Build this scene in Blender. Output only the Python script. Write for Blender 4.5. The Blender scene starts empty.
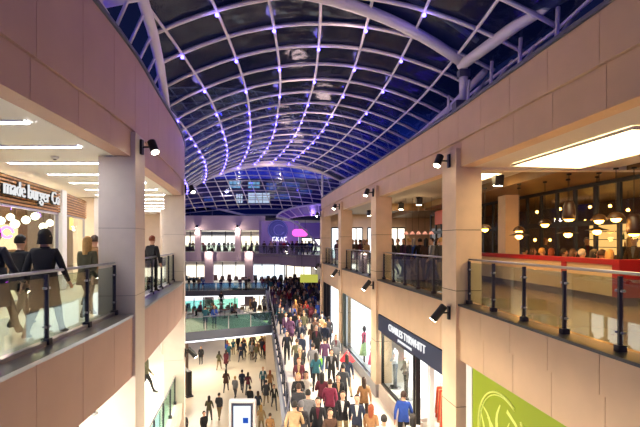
import bpy, bmesh, math, random
from mathutils.bvhtree import BVHTree
from mathutils import Vector, Matrix
R = random.Random(7)
SC = bpy.context.scene
COL = SC.collection
F = 427.0; EYE = 1.6
ZM = -4.95      # walkway level of the crowd
ZL = -9.9       # lowest concourse

# ------------------------------------------------------------ helpers
def lin(h):
    h = h.lstrip('#'); o = []
    for i in (0, 2, 4):
        c = int(h[i:i+2], 16)/255
        o.append(c/12.92 if c <= .04045 else ((c+.055)/1.055)**2.4)
    return (*o, 1)

def mat(name, color, rough=.6, metal=0, emit=0, ecol=None, noise=0, scale=3, bump=0, spec=.5):
    m = bpy.data.materials.new(name); m.use_nodes = True
    nt = m.node_tree; b = nt.nodes['Principled BSDF']
    c = lin(color) if isinstance(color, str) else color
    b.inputs['Base Color'].default_value = c
    b.inputs['Roughness'].default_value = rough
    b.inputs['Metallic'].default_value = metal
    b.inputs['Specular IOR Level'].default_value = spec
    if emit:
        b.inputs['Emission Color'].default_value = lin(ecol) if ecol else c
        b.inputs['Emission Strength'].default_value = emit
    if noise or bump:
        tc = nt.nodes.new('ShaderNodeTexCoord'); n = nt.nodes.new('ShaderNodeTexNoise')
        n.inputs['Scale'].default_value = scale; n.inputs['Detail'].default_value = 5
        nt.links.new(tc.outputs['Object'], n.inputs['Vector'])
        if noise:
            r = nt.nodes.new('ShaderNodeValToRGB')
            r.color_ramp.elements[0].position = .3; r.color_ramp.elements[1].position = .7
            r.color_ramp.elements[0].color = (*[max(0, v*(1-noise)) for v in c[:3]], 1)
            r.color_ramp.elements[1].color = (*[min(1, v*(1+noise)) for v in c[:3]], 1)
            nt.links.new(n.outputs['Fac'], r.inputs['Fac']); nt.links.new(r.outputs['Color'], b.inputs['Base Color'])
        if bump:
            bp = nt.nodes.new('ShaderNodeBump'); bp.inputs['Strength'].default_value = bump
            nt.links.new(n.outputs['Fac'], bp.inputs['Height']); nt.links.new(bp.outputs['Normal'], b.inputs['Normal'])
    return m

def glass(name, tint, refl=.12, rough=.02, wav=0, graze=.55):
    m = bpy.data.materials.new(name); m.use_nodes = True
    nt = m.node_tree; nt.nodes.clear(); N = nt.nodes.new; L = nt.links.new
    out = N('ShaderNodeOutputMaterial'); t = N('ShaderNodeBsdfTransparent'); g = N('ShaderNodeBsdfGlossy')
    mx = N('ShaderNodeMixShader'); lw = N('ShaderNodeMath'); lw.operation = 'POWER'; lw.inputs[1].default_value = 4.5
    fc = N('ShaderNodeLayerWeight'); fc.inputs['Blend'].default_value = .5; L(fc.outputs['Facing'], lw.inputs[0])
    mm = N('ShaderNodeMath'); mm.operation = 'MULTIPLY_ADD'; mm.inputs[1].default_value = graze; mm.inputs[2].default_value = refl
    mm.use_clamp = True
    t.inputs['Color'].default_value = lin(tint); g.inputs['Color'].default_value = (1, 1, 1, 1)
    g.inputs['Roughness'].default_value = rough
    L(lw.outputs[0], mm.inputs[0]); L(mm.outputs[0], mx.inputs[0]); L(t.outputs[0], mx.inputs[1]); L(g.outputs[0], mx.inputs[2])
    L(mx.outputs[0], out.inputs['Surface'])
    if wav:
        n = N('ShaderNodeTexNoise'); n.inputs['Scale'].default_value = 1.3
        tc = N('ShaderNodeTexCoord'); L(tc.outputs['Object'], n.inputs['Vector'])
        b = N('ShaderNodeBump'); b.inputs['Strength'].default_value = wav; b.inputs['Distance'].default_value = .3
        L(n.outputs['Fac'], b.inputs['Height']); L(b.outputs['Normal'], g.inputs['Normal'])
    return m

def tag(o, label=None, cat=None, group=None, kind=None):
    if label: o['label'] = label
    if cat: o['category'] = cat
    if group: o['group'] = group
    if kind: o['kind'] = kind
    return o

def empty(name, loc, label=None, cat=None, group=None, kind=None):
    o = bpy.data.objects.new(name, None); COL.objects.link(o); o.location = loc
    o.empty_display_size = .1
    return tag(o, label, cat, group, kind)

class MB:
    """collects shapes, then links them as ONE mesh object"""
    def __init__(s): s.v = []; s.f = []; s.m = []; s.sm = []; s.mi = 0
    def add(s, vs, fs, smooth=False):
        o = len(s.v); s.v += [tuple(p) for p in vs]
        for f in fs: s.f.append([i+o for i in f]); s.m.append(s.mi); s.sm.append(smooth)
    def hexa(s, b, t):      # bottom 4 pts and top 4 pts in the same order
        s.add(list(b)+list(t), [(3,2,1,0),(4,5,6,7),(0,1,5,4),(1,2,6,5),(2,3,7,6),(3,0,4,7)])
    def box(s, c, d, rz=0, rx=0):
        M = Matrix.Rotation(rz, 3, 'Z') @ Matrix.Rotation(rx, 3, 'X'); x, y, z = (k/2 for k in d); c = Vector(c)
        q = [(-x,-y),(x,-y),(x,y),(-x,y)]
        s.hexa([c+M@Vector((a,b,-z)) for a, b in q], [c+M@Vector((a,b,z)) for a, b in q])
    def prism(s, poly, z0, z1):
        n = len(poly); s.add([(x,y,z0) for x,y in poly]+[(x,y,z1) for x,y in poly],
              [tuple(range(n-1,-1,-1)), tuple(range(n,2*n))]+[(i,(i+1)%n,(i+1)%n+n,i+n) for i in range(n)])
    def tube(s, pts, r, n=8, closed=False, smooth=True):
        pts = [Vector(p) for p in pts]; k = len(pts); rs = r if isinstance(r, (list, tuple)) else [r]*k
        vs = []; up = Vector((0,0,1)); pu = None
        for i, p in enumerate(pts):
            a = pts[(i-1) % k] if closed else pts[max(i-1,0)]; b = pts[(i+1) % k] if closed else pts[min(i+1,k-1)]
            t = (b-a).normalized()
            if pu is None:
                u = t.cross(up) if abs(t.z) < .95 else t.cross(Vector((1,0,0)))
            else: u = pu-t*pu.dot(t)
            u.normalize(); pu = u; w = t.cross(u)
            for j in range(n):
                an = 2*math.pi*j/n; vs.append(p+(u*math.cos(an)+w*math.sin(an))*rs[i])
        fs = []
        for i in range(k if closed else k-1):
            for j in range(n):
                a = i*n+j; b = i*n+(j+1)%n; c = ((i+1)%k)*n+(j+1)%n; d = ((i+1)%k)*n+j
                fs.append((a,b,c,d))
        if not closed: fs += [tuple(range(n-1,-1,-1)), tuple(range((k-1)*n,k*n))]
        s.add(vs, fs, smooth)
    def lathe(s, prof, c=(0,0,0), n=14, sx=1, sy=1):
        vs = []
        for r, z in prof:
            for j in range(n):
                a = 2*math.pi*j/n; vs.append((c[0]+r*sx*math.cos(a), c[1]+r*sy*math.sin(a), c[2]+z))
        fs = [(i*n+j, i*n+(j+1)%n, (i+1)*n+(j+1)%n, (i+1)*n+j) for i in range(len(prof)-1) for j in range(n)]
        fs += [tuple(range(n-1,-1,-1)), tuple(range((len(prof)-1)*n, len(prof)*n))]
        s.add(vs, fs, True)
    def xf(s, M):
        s.v = [tuple(M@Vector(p)) for p in s.v]; return s
    def build(s, name, ms, parent=None, bevel=0):
        me = bpy.data.meshes.new(name); me.from_pydata(s.v, [], s.f)
        for q in (ms if isinstance(ms, (list, tuple)) else [ms]): me.materials.append(q)
        for p, mi, sm in zip(me.polygons, s.m, s.sm): p.material_index = mi; p.use_smooth = sm
        o = bpy.data.objects.new(name, me); COL.objects.link(o)
        if parent: o.parent = parent
        if bevel:
            b = o.modifiers.new('bevel', 'BEVEL'); b.width = bevel; b.segments = 2; b.limit_method = 'ANGLE'
        return o

def copy_tree(o, parent=None):
    c = o.copy(); COL.objects.link(c)
    if parent: c.parent = parent
    for ch in list(o.children): copy_tree(ch, c)
    return c

def spl(pts):
    """smooth curve X = f(Y) through points (Y, X), monotone cubic hermite"""
    ys = [p[0] for p in pts]; xs = [p[1] for p in pts]; n = len(pts)
    d = [(xs[i+1]-xs[i])/(ys[i+1]-ys[i]) for i in range(n-1)]
    m = [d[0]]+[(d[i-1]+d[i])/2 for i in range(1, n-1)]+[d[-1]]
    def f(y):
        if y <= ys[0]: return xs[0]+m[0]*(y-ys[0])
        if y >= ys[-1]: return xs[-1]+m[-1]*(y-ys[-1])
        i = max(k for k in range(n-1) if ys[k] <= y); h = ys[i+1]-ys[i]; t = (y-ys[i])/h
        return ((2*t**3-3*t*t+1)*xs[i]+(t**3-2*t*t+t)*h*m[i]+(-2*t**3+3*t*t)*xs[i+1]+(t**3-t*t)*h*m[i+1])
    return f
fR = lambda y: 4.756-.114*y if y <= 10.84 else 3.52-.153*(y-10.84)
fL = spl([(-3,-3.5),(1,-3.6),(5,-3.8),(9.5,-4.17),(12,-4.6),(17,-5.5),(20,-6.35),(24,-8.0),(29,-10.6),(36,-15)])
fW = spl([(2,-2.9),(10,-1.45),(14.6,-1.12),(18,-1.55),(26,-2.68),(35,-3.95),(46,-5.6),(58,-7.4)])
def pt(f, y, n, z):
    """point at Y=y on a path, moved n metres to the side (positive n = to +X)"""
    s = (f(y+.05)-f(y-.05))/.1; L = math.hypot(1, s)
    return (f(y)+n/L, y-n*s/L, z)
def sweep(mb, f, y0, y1, n0, n1, z0, z1, step=1.2):
    k = max(1, int(math.ceil((y1-y0)/step)))
    ys = [y0+(y1-y0)*i/k for i in range(k+1)]
    vs = []
    for y in ys: vs += [pt(f,y,n0,z0), pt(f,y,n1,z0), pt(f,y,n1,z1), pt(f,y,n0,z1)]
    fs = [(0,1,2,3), (k*4+3,k*4+2,k*4+1,k*4)]
    for i in range(k):
        a = i*4; b = a+4
        for j in range(4): fs.append((a+j, b+j, b+(j+1)%4, a+(j+1)%4))
    mb.add(vs, fs)

# ------------------------------------------------------------ materials
STONE = mat('stone', '#c9b3a0', .55, noise=.05, scale=1.4)
STONE_R = mat('stone_warm', '#d0ae8a', .5, noise=.05, scale=1.6)
STONE_L = mat('stone_pink', '#bd9a8a', .5, noise=.05, scale=1.2)
PILLAR = mat('pillar_stone', '#d3c6b8', .5, noise=.04, scale=3)
PILLAR_R = mat('pillar_stone_warm', '#dcbf9c', .5, noise=.05, scale=3)
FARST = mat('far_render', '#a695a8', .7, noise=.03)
JOINT = mat('joint', '#4a3c34', .9)
SOFFIT = mat('soffit', '#dcd4c4', .7)
CEIL = mat('white_ceiling', '#f6f5f0', .7)
BROWNC = mat('timber_ceiling', '#7d5c33', .5, noise=.15, scale=2)
FLOORT = mat('cream_floor', '#d9cdb8', .28, noise=.04, scale=.8)
FLOORM = mat('walkway_floor', '#ddd3c5', .3, noise=.04, scale=.8)
FLOORR = mat('brown_floor', '#8c7354', .22, noise=.12, scale=1)
FLOORL = mat('pale_floor', '#dcd8cc', .25, noise=.05, scale=1)
STEEL = mat('brushed_steel', '#a9a8ac', .28, .9)
DSTEEL = mat('dark_steel', '#3d3c43', .4, .6)
BLACK = mat('black_paint', '#121214', .45)
WHITEP = mat('white_paint', '#e6e3e0', .45)
ROOFM = mat('roof_tube_paint', '#e4dfe2', .4, noise=.02)
SLATEB = mat('slate_edge', '#5c606c', .5, .3)
DARKW = mat('dark_void', '#17161c', .8)
RAILG = glass('rail_glass', '#dfe9e2', .09, graze=.7)
TEALG = glass('teal_glass', '#b9e2d8', .14)
ROOFG = glass('roof_glass', '#b7c2cf', .045, .16, wav=.25, graze=.3)
ROOFG2 = glass('far_roof_glass', '#bcc6f4', .04, .15, graze=.2)
SHOPG = glass('shop_glass', '#f4f8f6', .015, graze=.2)
def em(name, c, s): return mat(name, '#000000', 1, emit=s, ecol=c, spec=0)
E_WARM = em('lamp_warm', '#ffe0a8', 5.5)
E_WARMP = em('lamp_amber', '#ffb347', 14)
E_WHITE = em('lamp_white', '#f6f8ff', 21)
E_COOL = em('lamp_cool', '#eef3ff', 5)
E_VIO = em('lamp_violet', '#6a48ff', 3)
E_NODE = em('node_violet', '#5546ff', 11)
E_SPOT = em('spot_lens', '#fff0d0', 30)
E_SHOP = em('shop_glow', '#fffaf0', 1.2)  # emission put into shop surfaces in place of interior lighting
E_SHOPW = em('shop_glow_warm', '#fff0d4', 1.1)
E_SHOPC = em('shop_glow_cool', '#e6f2ff', 1.2)
E_SCREEN = em('screen_glow', '#dfeaff', .9)

# ------------------------------------------------------------ camera and world
cam = bpy.data.cameras.new('camera'); co = bpy.data.objects.new('camera', cam); COL.objects.link(co)
co.location = (0, 0, EYE); co.rotation_euler = (math.pi/2, 0, 0)
cam.sensor_width = 36; cam.lens = 36*F/640; cam.shift_y = 28.5/640; cam.clip_end = 500
SC.camera = co
w = bpy.data.worlds.new('dusk'); SC.world = w; w.use_nodes = True
nt = w.node_tree; bg = nt.nodes['Background']
tc = nt.nodes.new('ShaderNodeTexCoord'); sp = nt.nodes.new('ShaderNodeSeparateXYZ'); rp = nt.nodes.new('ShaderNodeValToRGB')
nt.links.new(tc.outputs['Generated'], sp.inputs[0]); nt.links.new(sp.outputs['Z'], rp.inputs[0])
rp.color_ramp.elements[0].color = (.015, .05, .42, 1); rp.color_ramp.elements[1].color = (.004, .005, .02, 1)
rp.color_ramp.elements[1].position = .55
e = rp.color_ramp.elements.new(.21); e.color = (.016, .045, .42, 1)
e = rp.color_ramp.elements.new(.29); e.color = (.004, .007, .04, 1)
nt.links.new(rp.outputs[0], bg.inputs[0]); bg.inputs[1].default_value = .6
SC.view_settings.view_transform = 'Standard'; SC.view_settings.look = 'None'
SC.view_settings.exposure = .93; SC.view_settings.gamma = 1
SC.cycles.use_denoising = True; SC.cycles.max_bounces = 7; SC.cycles.transparent_max_bounces = 20
SC.cycles.diffuse_bounces = 4; SC.cycles.glossy_bounces = 3
SC.cycles.sample_clamp_indirect = 4
SC.cycles.caustics_reflective = False; SC.cycles.caustics_refractive = False

def area(name, loc, size, power, col='#fff2dd', rot=(0,0,0), sy=None, spread=180):
    l = bpy.data.lights.new(name, 'AREA'); l.energy = power; l.color = lin(col)[:3]; l.size = size
    l.spread = math.radians(spread)
    if sy: l.shape = 'RECTANGLE'; l.size_y = sy
    o = bpy.data.objects.new(name, l); COL.objects.link(o); o.location = loc; o.rotation_euler = rot; return o
def spot(name, loc, target, power, col='#ffe8c4', ang=70, blend=.6, r=.06):
    l = bpy.data.lights.new(name, 'SPOT'); l.energy = power; l.color = lin(col)[:3]; l.spot_size = math.radians(ang)
    l.spot_blend = blend; l.shadow_soft_size = r
    o = bpy.data.objects.new(name, l); COL.objects.link(o); o.location = loc
    o.rotation_euler = (Vector(target)-Vector(loc)).to_track_quat('-Z', 'Y').to_euler(); return o
def point(name, loc, power, col, r=.1):
    l = bpy.data.lights.new(name, 'POINT'); l.energy = power; l.color = lin(col)[:3]; l.shadow_soft_size = r
    o = bpy.data.objects.new(name, l); COL.objects.link(o); o.location = loc; return o

def text(body, size, loc, xdir, m, parent, extrude=.02, sxx=1, off=0):
    """raised lettering as one mesh; origin = parent location"""
    c = bpy.data.curves.new('lettering', 'FONT'); c.body = body; c.size = size; c.extrude = extrude; c.offset = off
    t = bpy.data.objects.new('tmp', c); COL.objects.link(t)
    dg = bpy.context.evaluated_depsgraph_get(); dg.update()
    me = bpy.data.meshes.new_from_object(t.evaluated_get(dg)); bpy.data.objects.remove(t)
    me.materials.clear(); me.materials.append(m)
    x = Vector(xdir).normalized(); y = Vector((0,0,1)); z = x.cross(y).normalized()
    M = Matrix((x, y, z)).transposed().to_4x4()
    W = max(v.co.x for v in me.vertices)*sxx
    me.transform(Matrix.Translation(Vector(loc)-Vector(parent.location)) @ M @ Matrix.Diagonal((sxx, 1, 1, 1)))
    o = bpy.data.objects.new('lettering', me); COL.objects.link(o); o.parent = parent
    return o, W

# ------------------------------------------------------------ the setting: right facade
PILY = [2.92, 10.84, 17.98, 25.3, 32.5]
def panels(f, y0, y1, zs, side, ns, name, m, thick=.16, w=1.17, shift=.07):
    """courses of stone panels with open joints over a dark backing; side=+1 building lies to +X"""
    mb = MB()
    for ci, (a, b) in enumerate(zs):
        y = y0 - (ci % 2)*shift
        while y < y1:
            q0 = max(y, y0); q1 = min(y+w, y1)
            if q1-q0 > .05:
                sweep(mb, f, q0+.006, q1-.006, side*ns[ci], side*(ns[ci]+thick), a+.006, b-.006, .6)
            y += w
    mb.mi = 1
    lo = min(a for a, b in zs); hi = max(b for a, b in zs)
    sweep(mb, f, y0+.01, y1-.01, side*(max(ns)+.05), side*(max(ns)+.35), lo+.01, hi-.01)
    return tag(mb.build(name, [m, m]), kind='structure')
panels(fR, -2, 33.3, [(4.17, 4.95), (3.5, 4.17)], 1, [0, .05], 'wall_right_upper', STONE_R)
panels(fR, -2, 33.3, [(-.62, -.02), (-1.4, -.62)], 1, [0, .03], 'wall_right_lower', STONE_R)
mb = MB(); sweep(mb, fR, -2, 33.4, -.04, .55, 4.95, 5.02); tag(mb.build('trim_1', SLATEB), kind='structure')
mb = MB(); sweep(mb, fR, -2, 33.3, -.02, .42, -.02, .03); tag(mb.build('trim_2', DSTEEL), kind='structure')
# pillars on the right
for y in PILY:
    mb = MB(); sweep(mb, fR, y, y+.8, -.07, .62, ZM, 3.5, .8)
    o = tag(mb.build('pillar', PILLAR_R), kind='structure')
    mb = MB(); sweep(mb, fR, y, y+.8, -.07, .06, 3.5, 3.98, .8); mb.build('pilaster_top', PILLAR_R, o)
    mb = MB(); sweep(mb, fR, y-.02, y+.82, -.10, .64, ZM, ZM+.55, .8); mb.build('plinth', STEEL, o)
    mb = MB()
    for z in (-2.6, .35, 1.9): sweep(mb, fR, y-.004, y+.804, -.074, .624, z, z+.014, .8)
    mb.build('joint_line', JOINT, o)
# end return of right block and back walls
mb = MB(); mb.box((7.7, 33.5, 0), (14.8, .3, 9.9)); tag(mb.build('wall_right_end', STONE_R), kind='structure')
mb = MB(); mb.prism([(fR(-2)+.4,-2),(fR(10.84)+.4,10.84),(fR(33.3)+.4,33.3),(15,33.3),(15,-2)], -.25, 0)
tag(mb.build('floor_right', FLOORR), kind='structure')
# right ceiling : white soffit strip near the edge with recess light, brown beyond bulkhead
mb = MB(); mb.prism([(fR(-2)+.3,-2),(fR(11)+.3,11.0),(7.7,11.0),(8.2,-2)], 3.52, 3.7); tag(mb.build('ceiling_right_front', SOFFIT), kind='structure')
mb = MB(); mb.prism([(fR(11)+.3,11.0),(fR(33.3)+.3,33.3),(7,33.3),(7.7,11)], 3.75, 3.9); tag(mb.build('ceiling_right_arcade', mat('grey_ceiling','#a99e90',.7)), kind='structure')
mb = MB(); mb.prism([(8.2,-2),(7.9,11.0),(6.3,11.02),(5.4,33.3),(15,33.3),(15,-2)], 3.45, 3.9); tag(mb.build('ceiling_right_back', BROWNC), kind='structure')
mb = MB(); mb.box((6.2,11.15,3.6), (5.2,.3,.3)); tag(mb.build('beam_right', SOFFIT), kind='structure')
mb = MB(); mb.box((6.3,24,3.6), (5.6,.4,.5)); tag(mb.build('beam_right_far', BROWNC), kind='structure')

def light_panel(corners, z, m, label, fr=SOFFIT, group=None):
    r = empty('ceiling_light_panel', (corners[0][0], corners[0][1], z), label, 'ceiling light', group)
    L = [(x-corners[0][0], y-corners[0][1]) for x, y in corners]
    mb = MB(); mb.prism(L, -.02, 0.0); mb.build('diffuser', m, r)
    cx = sum(p[0] for p in L)/4; cy = sum(p[1] for p in L)/4
    mb = MB()
    for i in range(4):
        a = L[i]; b = L[(i+1)%4]; k = 1.04
        mb.hexa([(a[0],a[1],-.05),(b[0],b[1],-.05),(cx+(b[0]-cx)*k,cy+(b[1]-cy)*k,-.05),(cx+(a[0]-cx)*k,cy+(a[1]-cy)*k,-.05)],
                [(a[0],a[1],0),(b[0],b[1],0),(cx+(b[0]-cx)*k,cy+(b[1]-cy)*k,0),(cx+(a[0]-cx)*k,cy+(a[1]-cy)*k,0)])
    mb.build('frame', fr, r); return r
light_panel([(4.72,10.45),(5.15,7.05),(6.95,7.2),(6.55,10.75)], 3.5, E_WARM, 'large glowing warm ceiling light panel above the right balcony')
light_panel([(4.4,14.3),(4.5,13.0),(5.6,13.1),(5.5,14.5)], 3.74, E_WARM, 'small glowing ceiling panel behind the right bulkhead beam')
light_panel([(5.3,3.6),(5.5,1.0),(7.2,1.1),(7.0,3.7)], 3.5, E_WARM, 'warm ceiling light panel over the near right balcony')

# ------------------------------------------------------------ the setting: left facade
LP = [9.5, 17.35, 25.2]
panels(fL, -2, 30, [(4.1, 5.82), (3.5, 4.1)], -1, [0, .04], 'wall_left_upper', STONE_L, w=1.3)
panels(fL, -2, 30, [(-1.4, -.06)], -1, [0], 'wall_left_lower', STONE_L, w=1.3)
mb = MB(); sweep(mb, fL, -2, 30, .05, -.5, 5.82, 5.9); tag(mb.build('trim_3', SLATEB), kind='structure')
mb = MB(); sweep(mb, fL, -2, 30, .03, -.5, -.06, .0); sweep(mb, fL, -2, 30, -.32, -.40, 0, .06); tag(mb.build('trim_4', STEEL), kind='structure')
for y in LP:
    mb = MB(); sweep(mb, fL, y, y+.8, .06, -.72, ZL, 3.5, .8)
    o = tag(mb.build('pillar', PILLAR), kind='structure')
    mb = MB(); sweep(mb, fL, y, y+.8, .06, -.05, 3.5, 4.05, .8); mb.build('pilaster_top', PILLAR, o)
    mb = MB()
    for z in (-3.2, .4, 1.9): sweep(mb, fL, y-.004, y+.804, .064, -.724, z, z+.014, .8)
    mb.build('joint_line', mat('pale_joint','#a89c90',.8), o)
poly = [pt(fL,y,-.4,0)[:2] for y in [-2,2,6,10,14,18,22,26,30]]
mb = MB(); mb.prism([(-18,-2)]+poly+[(-18,30)], -.25, -.02); tag(mb.build('floor_left', FLOORL), kind='structure')
mb = MB(); mb.prism([(-18,-2)]+poly+[(-18,30)], 3.52, 3.75); tag(mb.build('ceiling_left', CEIL), kind='structure')
# mid level on the left
mb = MB(); mb.prism([(-22,-2)]+[pt(fL,y,0,0)[:2] for y in [-2,2,6,10,14,18,22,26,30]]+[(-22,30)], ZM-.6, ZM); tag(mb.build('floor_left_middle', FLOORM), kind='structure')
mb = MB(); mb.prism([(-22,-2)]+poly+[(-22,30)], -1.38, -1.2); tag(mb.build('ceiling_left_middle', CEIL), kind='structure')
mb = MB(); mb.box((-22, 14, -4), (.3, 32, 12)); tag(mb.build('wall_left_back', WHITEP), kind='structure')
# middle level walkway on the right
ys = [2,6,10,12,14.6,17,20,24,28,32,36,40,44,48,52,56,58]
wpoly = [(fW(y), y) for y in ys]
mb = MB(); mb.prism(wpoly+[(-26,58),(-26,71),(14,71),(14,33.4),(fR(33.3)+.3,33.3),(fR(10.84)+.4,10.84),(fR(2)+.4,2)], ZM-.7, ZM)
tag(mb.build('floor_walkway', FLOORM), kind='structure')
mb = MB(); mb.prism([(fR(2)+.4,2),(fR(10.84)+.4,10.84),(fR(33.3)+.4,33.3),(14,33.3),(14,2)], ZM-.7, ZM); tag(mb.build('floor_shops', FLOORM), kind='structure')
mb = MB(); mb.prism([(fR(-2)+.45,-2),(fR(10.84)+.4,10.84),(fR(33.3)+.4,33.3),(14,33.3),(14,-2)], -1.38, -1.25); tag(mb.build('ceiling_shops', CEIL), kind='structure')
mb = MB(); sweep(mb, fW, 2, 58, -.06, .02, ZM-1.0, ZM+.03, 1.0); tag(mb.build('trim_5', SLATEB), kind='structure')
# lowest concourse
mb = MB(); mb.box((-8, 36, ZL-.15), (60, 80, .3)); tag(mb.build('floor', FLOORT), kind='structure')
mb = MB(); mb.box((7, 12, -2), (.01, .01, .01))

# ------------------------------------------------------------ balustrades
def balustrade(f, y0, y1, n, z, side, label, step=1.5, glassm=RAILG, group='glass balustrades along the galleries', post=DSTEEL, hr=1.14):
    r = empty('glass_balustrade', pt(f, y0, n, z), label, 'balustrade', group); ox, oy, oz = r.location
    sh = Matrix.Translation((-ox, -oy, -oz))
    k = max(1, round((y1-y0)/step)); yy = [y0+(y1-y0)*i/k for i in range(k+1)]
    mb = MB(); mb.tube([pt(f, y0+(y1-y0)*i/(k*3), n, z+hr) for i in range(k*3+1)], .026); mb.xf(sh).build('handrail', STEEL, r)
    for i in range(k):
        mb = MB(); sweep(mb, f, yy[i]+.05, yy[i+1]-.05, n-.007, n+.007, z+.09, z+hr-.08, .5); mb.xf(sh).build('glass_panel', glassm, r)
    for y in yy:
        mb = MB(); q = .025
        sweep(mb, f, y-.018, y+.018, n-.032, n+.032, z+.0, z+hr-.05, 1); sweep(mb, f, y-.05, y+.05, n-.065, n+.065, z, z+.1, 1)
        p = mb.xf(sh).build('post', post, r)
        if y > 11.5: continue
        for zz in (.28, .88):
            for dy in (-.05, .05):
                mb = MB(); c = pt(f, y+dy, n, z+zz); mb.tube([(c[0]-.03,c[1],c[2]),(c[0]+.03,c[1],c[2])], .02, 8); mb.xf(sh).build('clamp', STEEL, p)
    return r
rl = ['glass balustrade at the near right balcony beside the red banquette', 'glass balustrade between the first and second right pillars',
      'glass balustrade between the second and third right pillars', 'glass balustrade in the farthest right bay']
for i in range(4):
    balustrade(fR, PILY[i]+.85 if i else 3.77, PILY[i+1]-.05, .26, .02, 1, rl[i], 1.17)
balustrade(fL, -1.5, 9.42, -.36, 0, -1, 'glass balustrade in front of the burger restaurant at left', 1.36)
balustrade(fL, 10.35, 17.3, -.36, 0, -1, 'glass balustrade between the two left pillars on the upper level', 1.36)
balustrade(fL, 10.35, 17.3, -.30, ZM, -1, 'middle level glass balustrade between the left pillars', 1.36, TEALG)
balustrade(fL, 18.3, 29, -.30, ZM, -1, 'middle level glass balustrade beyond the second left pillar', 1.5, TEALG)
balustrade(fW, 6, 44, .06, ZM, 1, 'long glass balustrade edging the crowded walkway', 1.5, glass('rail_blue_glass', '#b4bcd6', .10))
# LED strips on the top of both fascias
def ledstrip(f, y0, y1, n, z, label):
    mb = MB(); sweep(mb, f, y0, y1, n-.03, n+.03, z, z+.04, 1)
    return tag(mb.build('led_strip', E_VIO), label, 'light strip', 'violet led strips')
ledstrip(fR, -1.5, 33.2, .62, 5.02, 'violet led strip along the top of the right stone fascia')
ledstrip(fL, -1.5, 29.5, -.6, 5.9, 'violet led strip along the top of the left stone fascia')

# ------------------------------------------------------------ wall lamps
def wall_lamp(p, axis, aim, label, power, col='#ffe6c0', L=.30, rad=.095, lens=E_SPOT, ang=80):
    """black barrel spotlight on a bracket; p = mount point, axis = outward from wall"""
    r = empty('wall_spotlight', p, label, 'spotlight', 'black wall spotlights')
    ax = Vector(axis).normalized(); am = Vector(aim).normalized()
    mb = MB(); mb.box(ax*.02, (.06,.12,.34)); mb.build('mounting_plate', BLACK, r)
    c = ax*.30
    mb = MB(); mb.tube([ax*.03, ax*.2], .022); mb.build('bracket', BLACK, r)
    mb = MB(); mb.tube([c-am*L*.55, c-am*L*.5, c+am*L*.5], [rad*.7, rad, rad], 14, smooth=False); b = mb.build('barrel', BLACK, r)
    mb = MB(); mb.tube([c+am*(L*.5), c+am*(L*.5+.012)], rad*.86, 14); mb.build('lens', lens, b)
    if power:
        q = Vector(p)+c+am*(L*.5+.05); spot('spot', q, q+am, power, col, ang, .8, .08)
    return r
ordn = ['nearest', 'second', 'third', 'farthest']
for i, y in enumerate(PILY[1:]):
    p = pt(fR, y+.35, -.08, 3.72)
    wall_lamp(p, (-1,-.15,0), (-.38,-.25,-.9), f'black spotlight high on the {ordn[i]} right pillar', 260)
    p = pt(fR, y+.35, -.08, -.25)
    wall_lamp(p, (-1,-.15,0), (-.6,.1,-.8), f'black tilted floodlight low on the {ordn[i]} right pillar', 1050, '#ffe9d0', .46, .1, ang=120)
for i, y in enumerate(LP[:2]):
    p = pt(fL, y+.4, .07, 3.8)
    wall_lamp(p, (1,-.1,0), (.4,-.3,-.87), f'black spotlight high on the {ordn[i]} left pillar', 260)
    p = pt(fL, y+.4, .07, -3.0)
    wall_lamp(p, (1,-.1,0), (.6,.25,-.78), f'black floodlight low on the {ordn[i]} left pillar', 1300, '#ffecd0', .46, .1, ang=120)

# ------------------------------------------------------------ roof vault
S = spl([(2,.0),(8,0),(12,0),(16,-.2),(20,-.7),(24,-1.35),(28,-2.3),(32,-3.5),(36,-5)])
def roofp(u, y):      # u = lateral offset from the crown
    return Vector((S(y)+u, y, EYE+6.15-u*u/18))
RX = [i*1.29 for i in range(-8, 9)]
hw_l = spl([(3,3.0),(9,3.8),(12,4.5),(15,5.25),(20,6.2),(26,7.0),(33,7.6)])
def hw_r(y): return 4.7+max(0, y-12)*.03 if y > 12 else 4.9+.1*(12-y)
roof = empty('glass_vault_roof', (0, 12, 5.9), 'glazed barrel vault of white tubes over the atrium, dark night sky above', 'roof', kind='structure')
SH = Matrix.Translation((0,-12,-5.9))
PY = [12-1.365*k for k in range(7, 0, -1)] + [12+1.365*k for k in range(0, 16)]
for y in PY:
    a, b = -hw_l(y), hw_r(y); n = 16
    mb = MB(); mb.tube([roofp(a+(b-a)*i/n, y) for i in range(n+1)], .055, 6); mb.xf(SH).build('arch_rib', ROOFM, roof)
YE = PY[-1]
for u in RX:
    ysg = [y for y in [PY[0]+(YE-PY[0])*i/44 for i in range(45)] if -hw_l(y)-.05 <= u <= hw_r(y)+.05]
    if len(ysg) < 2: continue
    mb = MB(); mb.tube([roofp(u, y)-Vector((0,0,.04)) for y in ysg], .042, 6); mb.xf(SH).build('long_tube', ROOFM, roof)
# edge tubes
mb = MB(); mb.tube([roofp(-hw_l(y), y)-Vector((0,0,.05)) for y in [4,6,9,10.5,12,14,17,20,23,26,29,YE]], .13, 10); mb.xf(SH).build('edge_tube', ROOFM, roof)
mb = MB(); mb.tube([(4.05,12.25,EYE+5.06),(4.6,9.9,EYE+5.06),(5.1,8.4,EYE+5.06),(6.3,3.5,EYE+5.06)], .15, 10); mb.xf(SH).build('edge_tube', ROOFM, roof)
mb = MB(); mb.tube([roofp(hw_r(y), y)-Vector((0,0,.05)) for y in [12.2,15,18,21,24,27,30,YE]], .10, 8); mb.xf(SH).build('edge_tube', ROOFM, roof)
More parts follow.
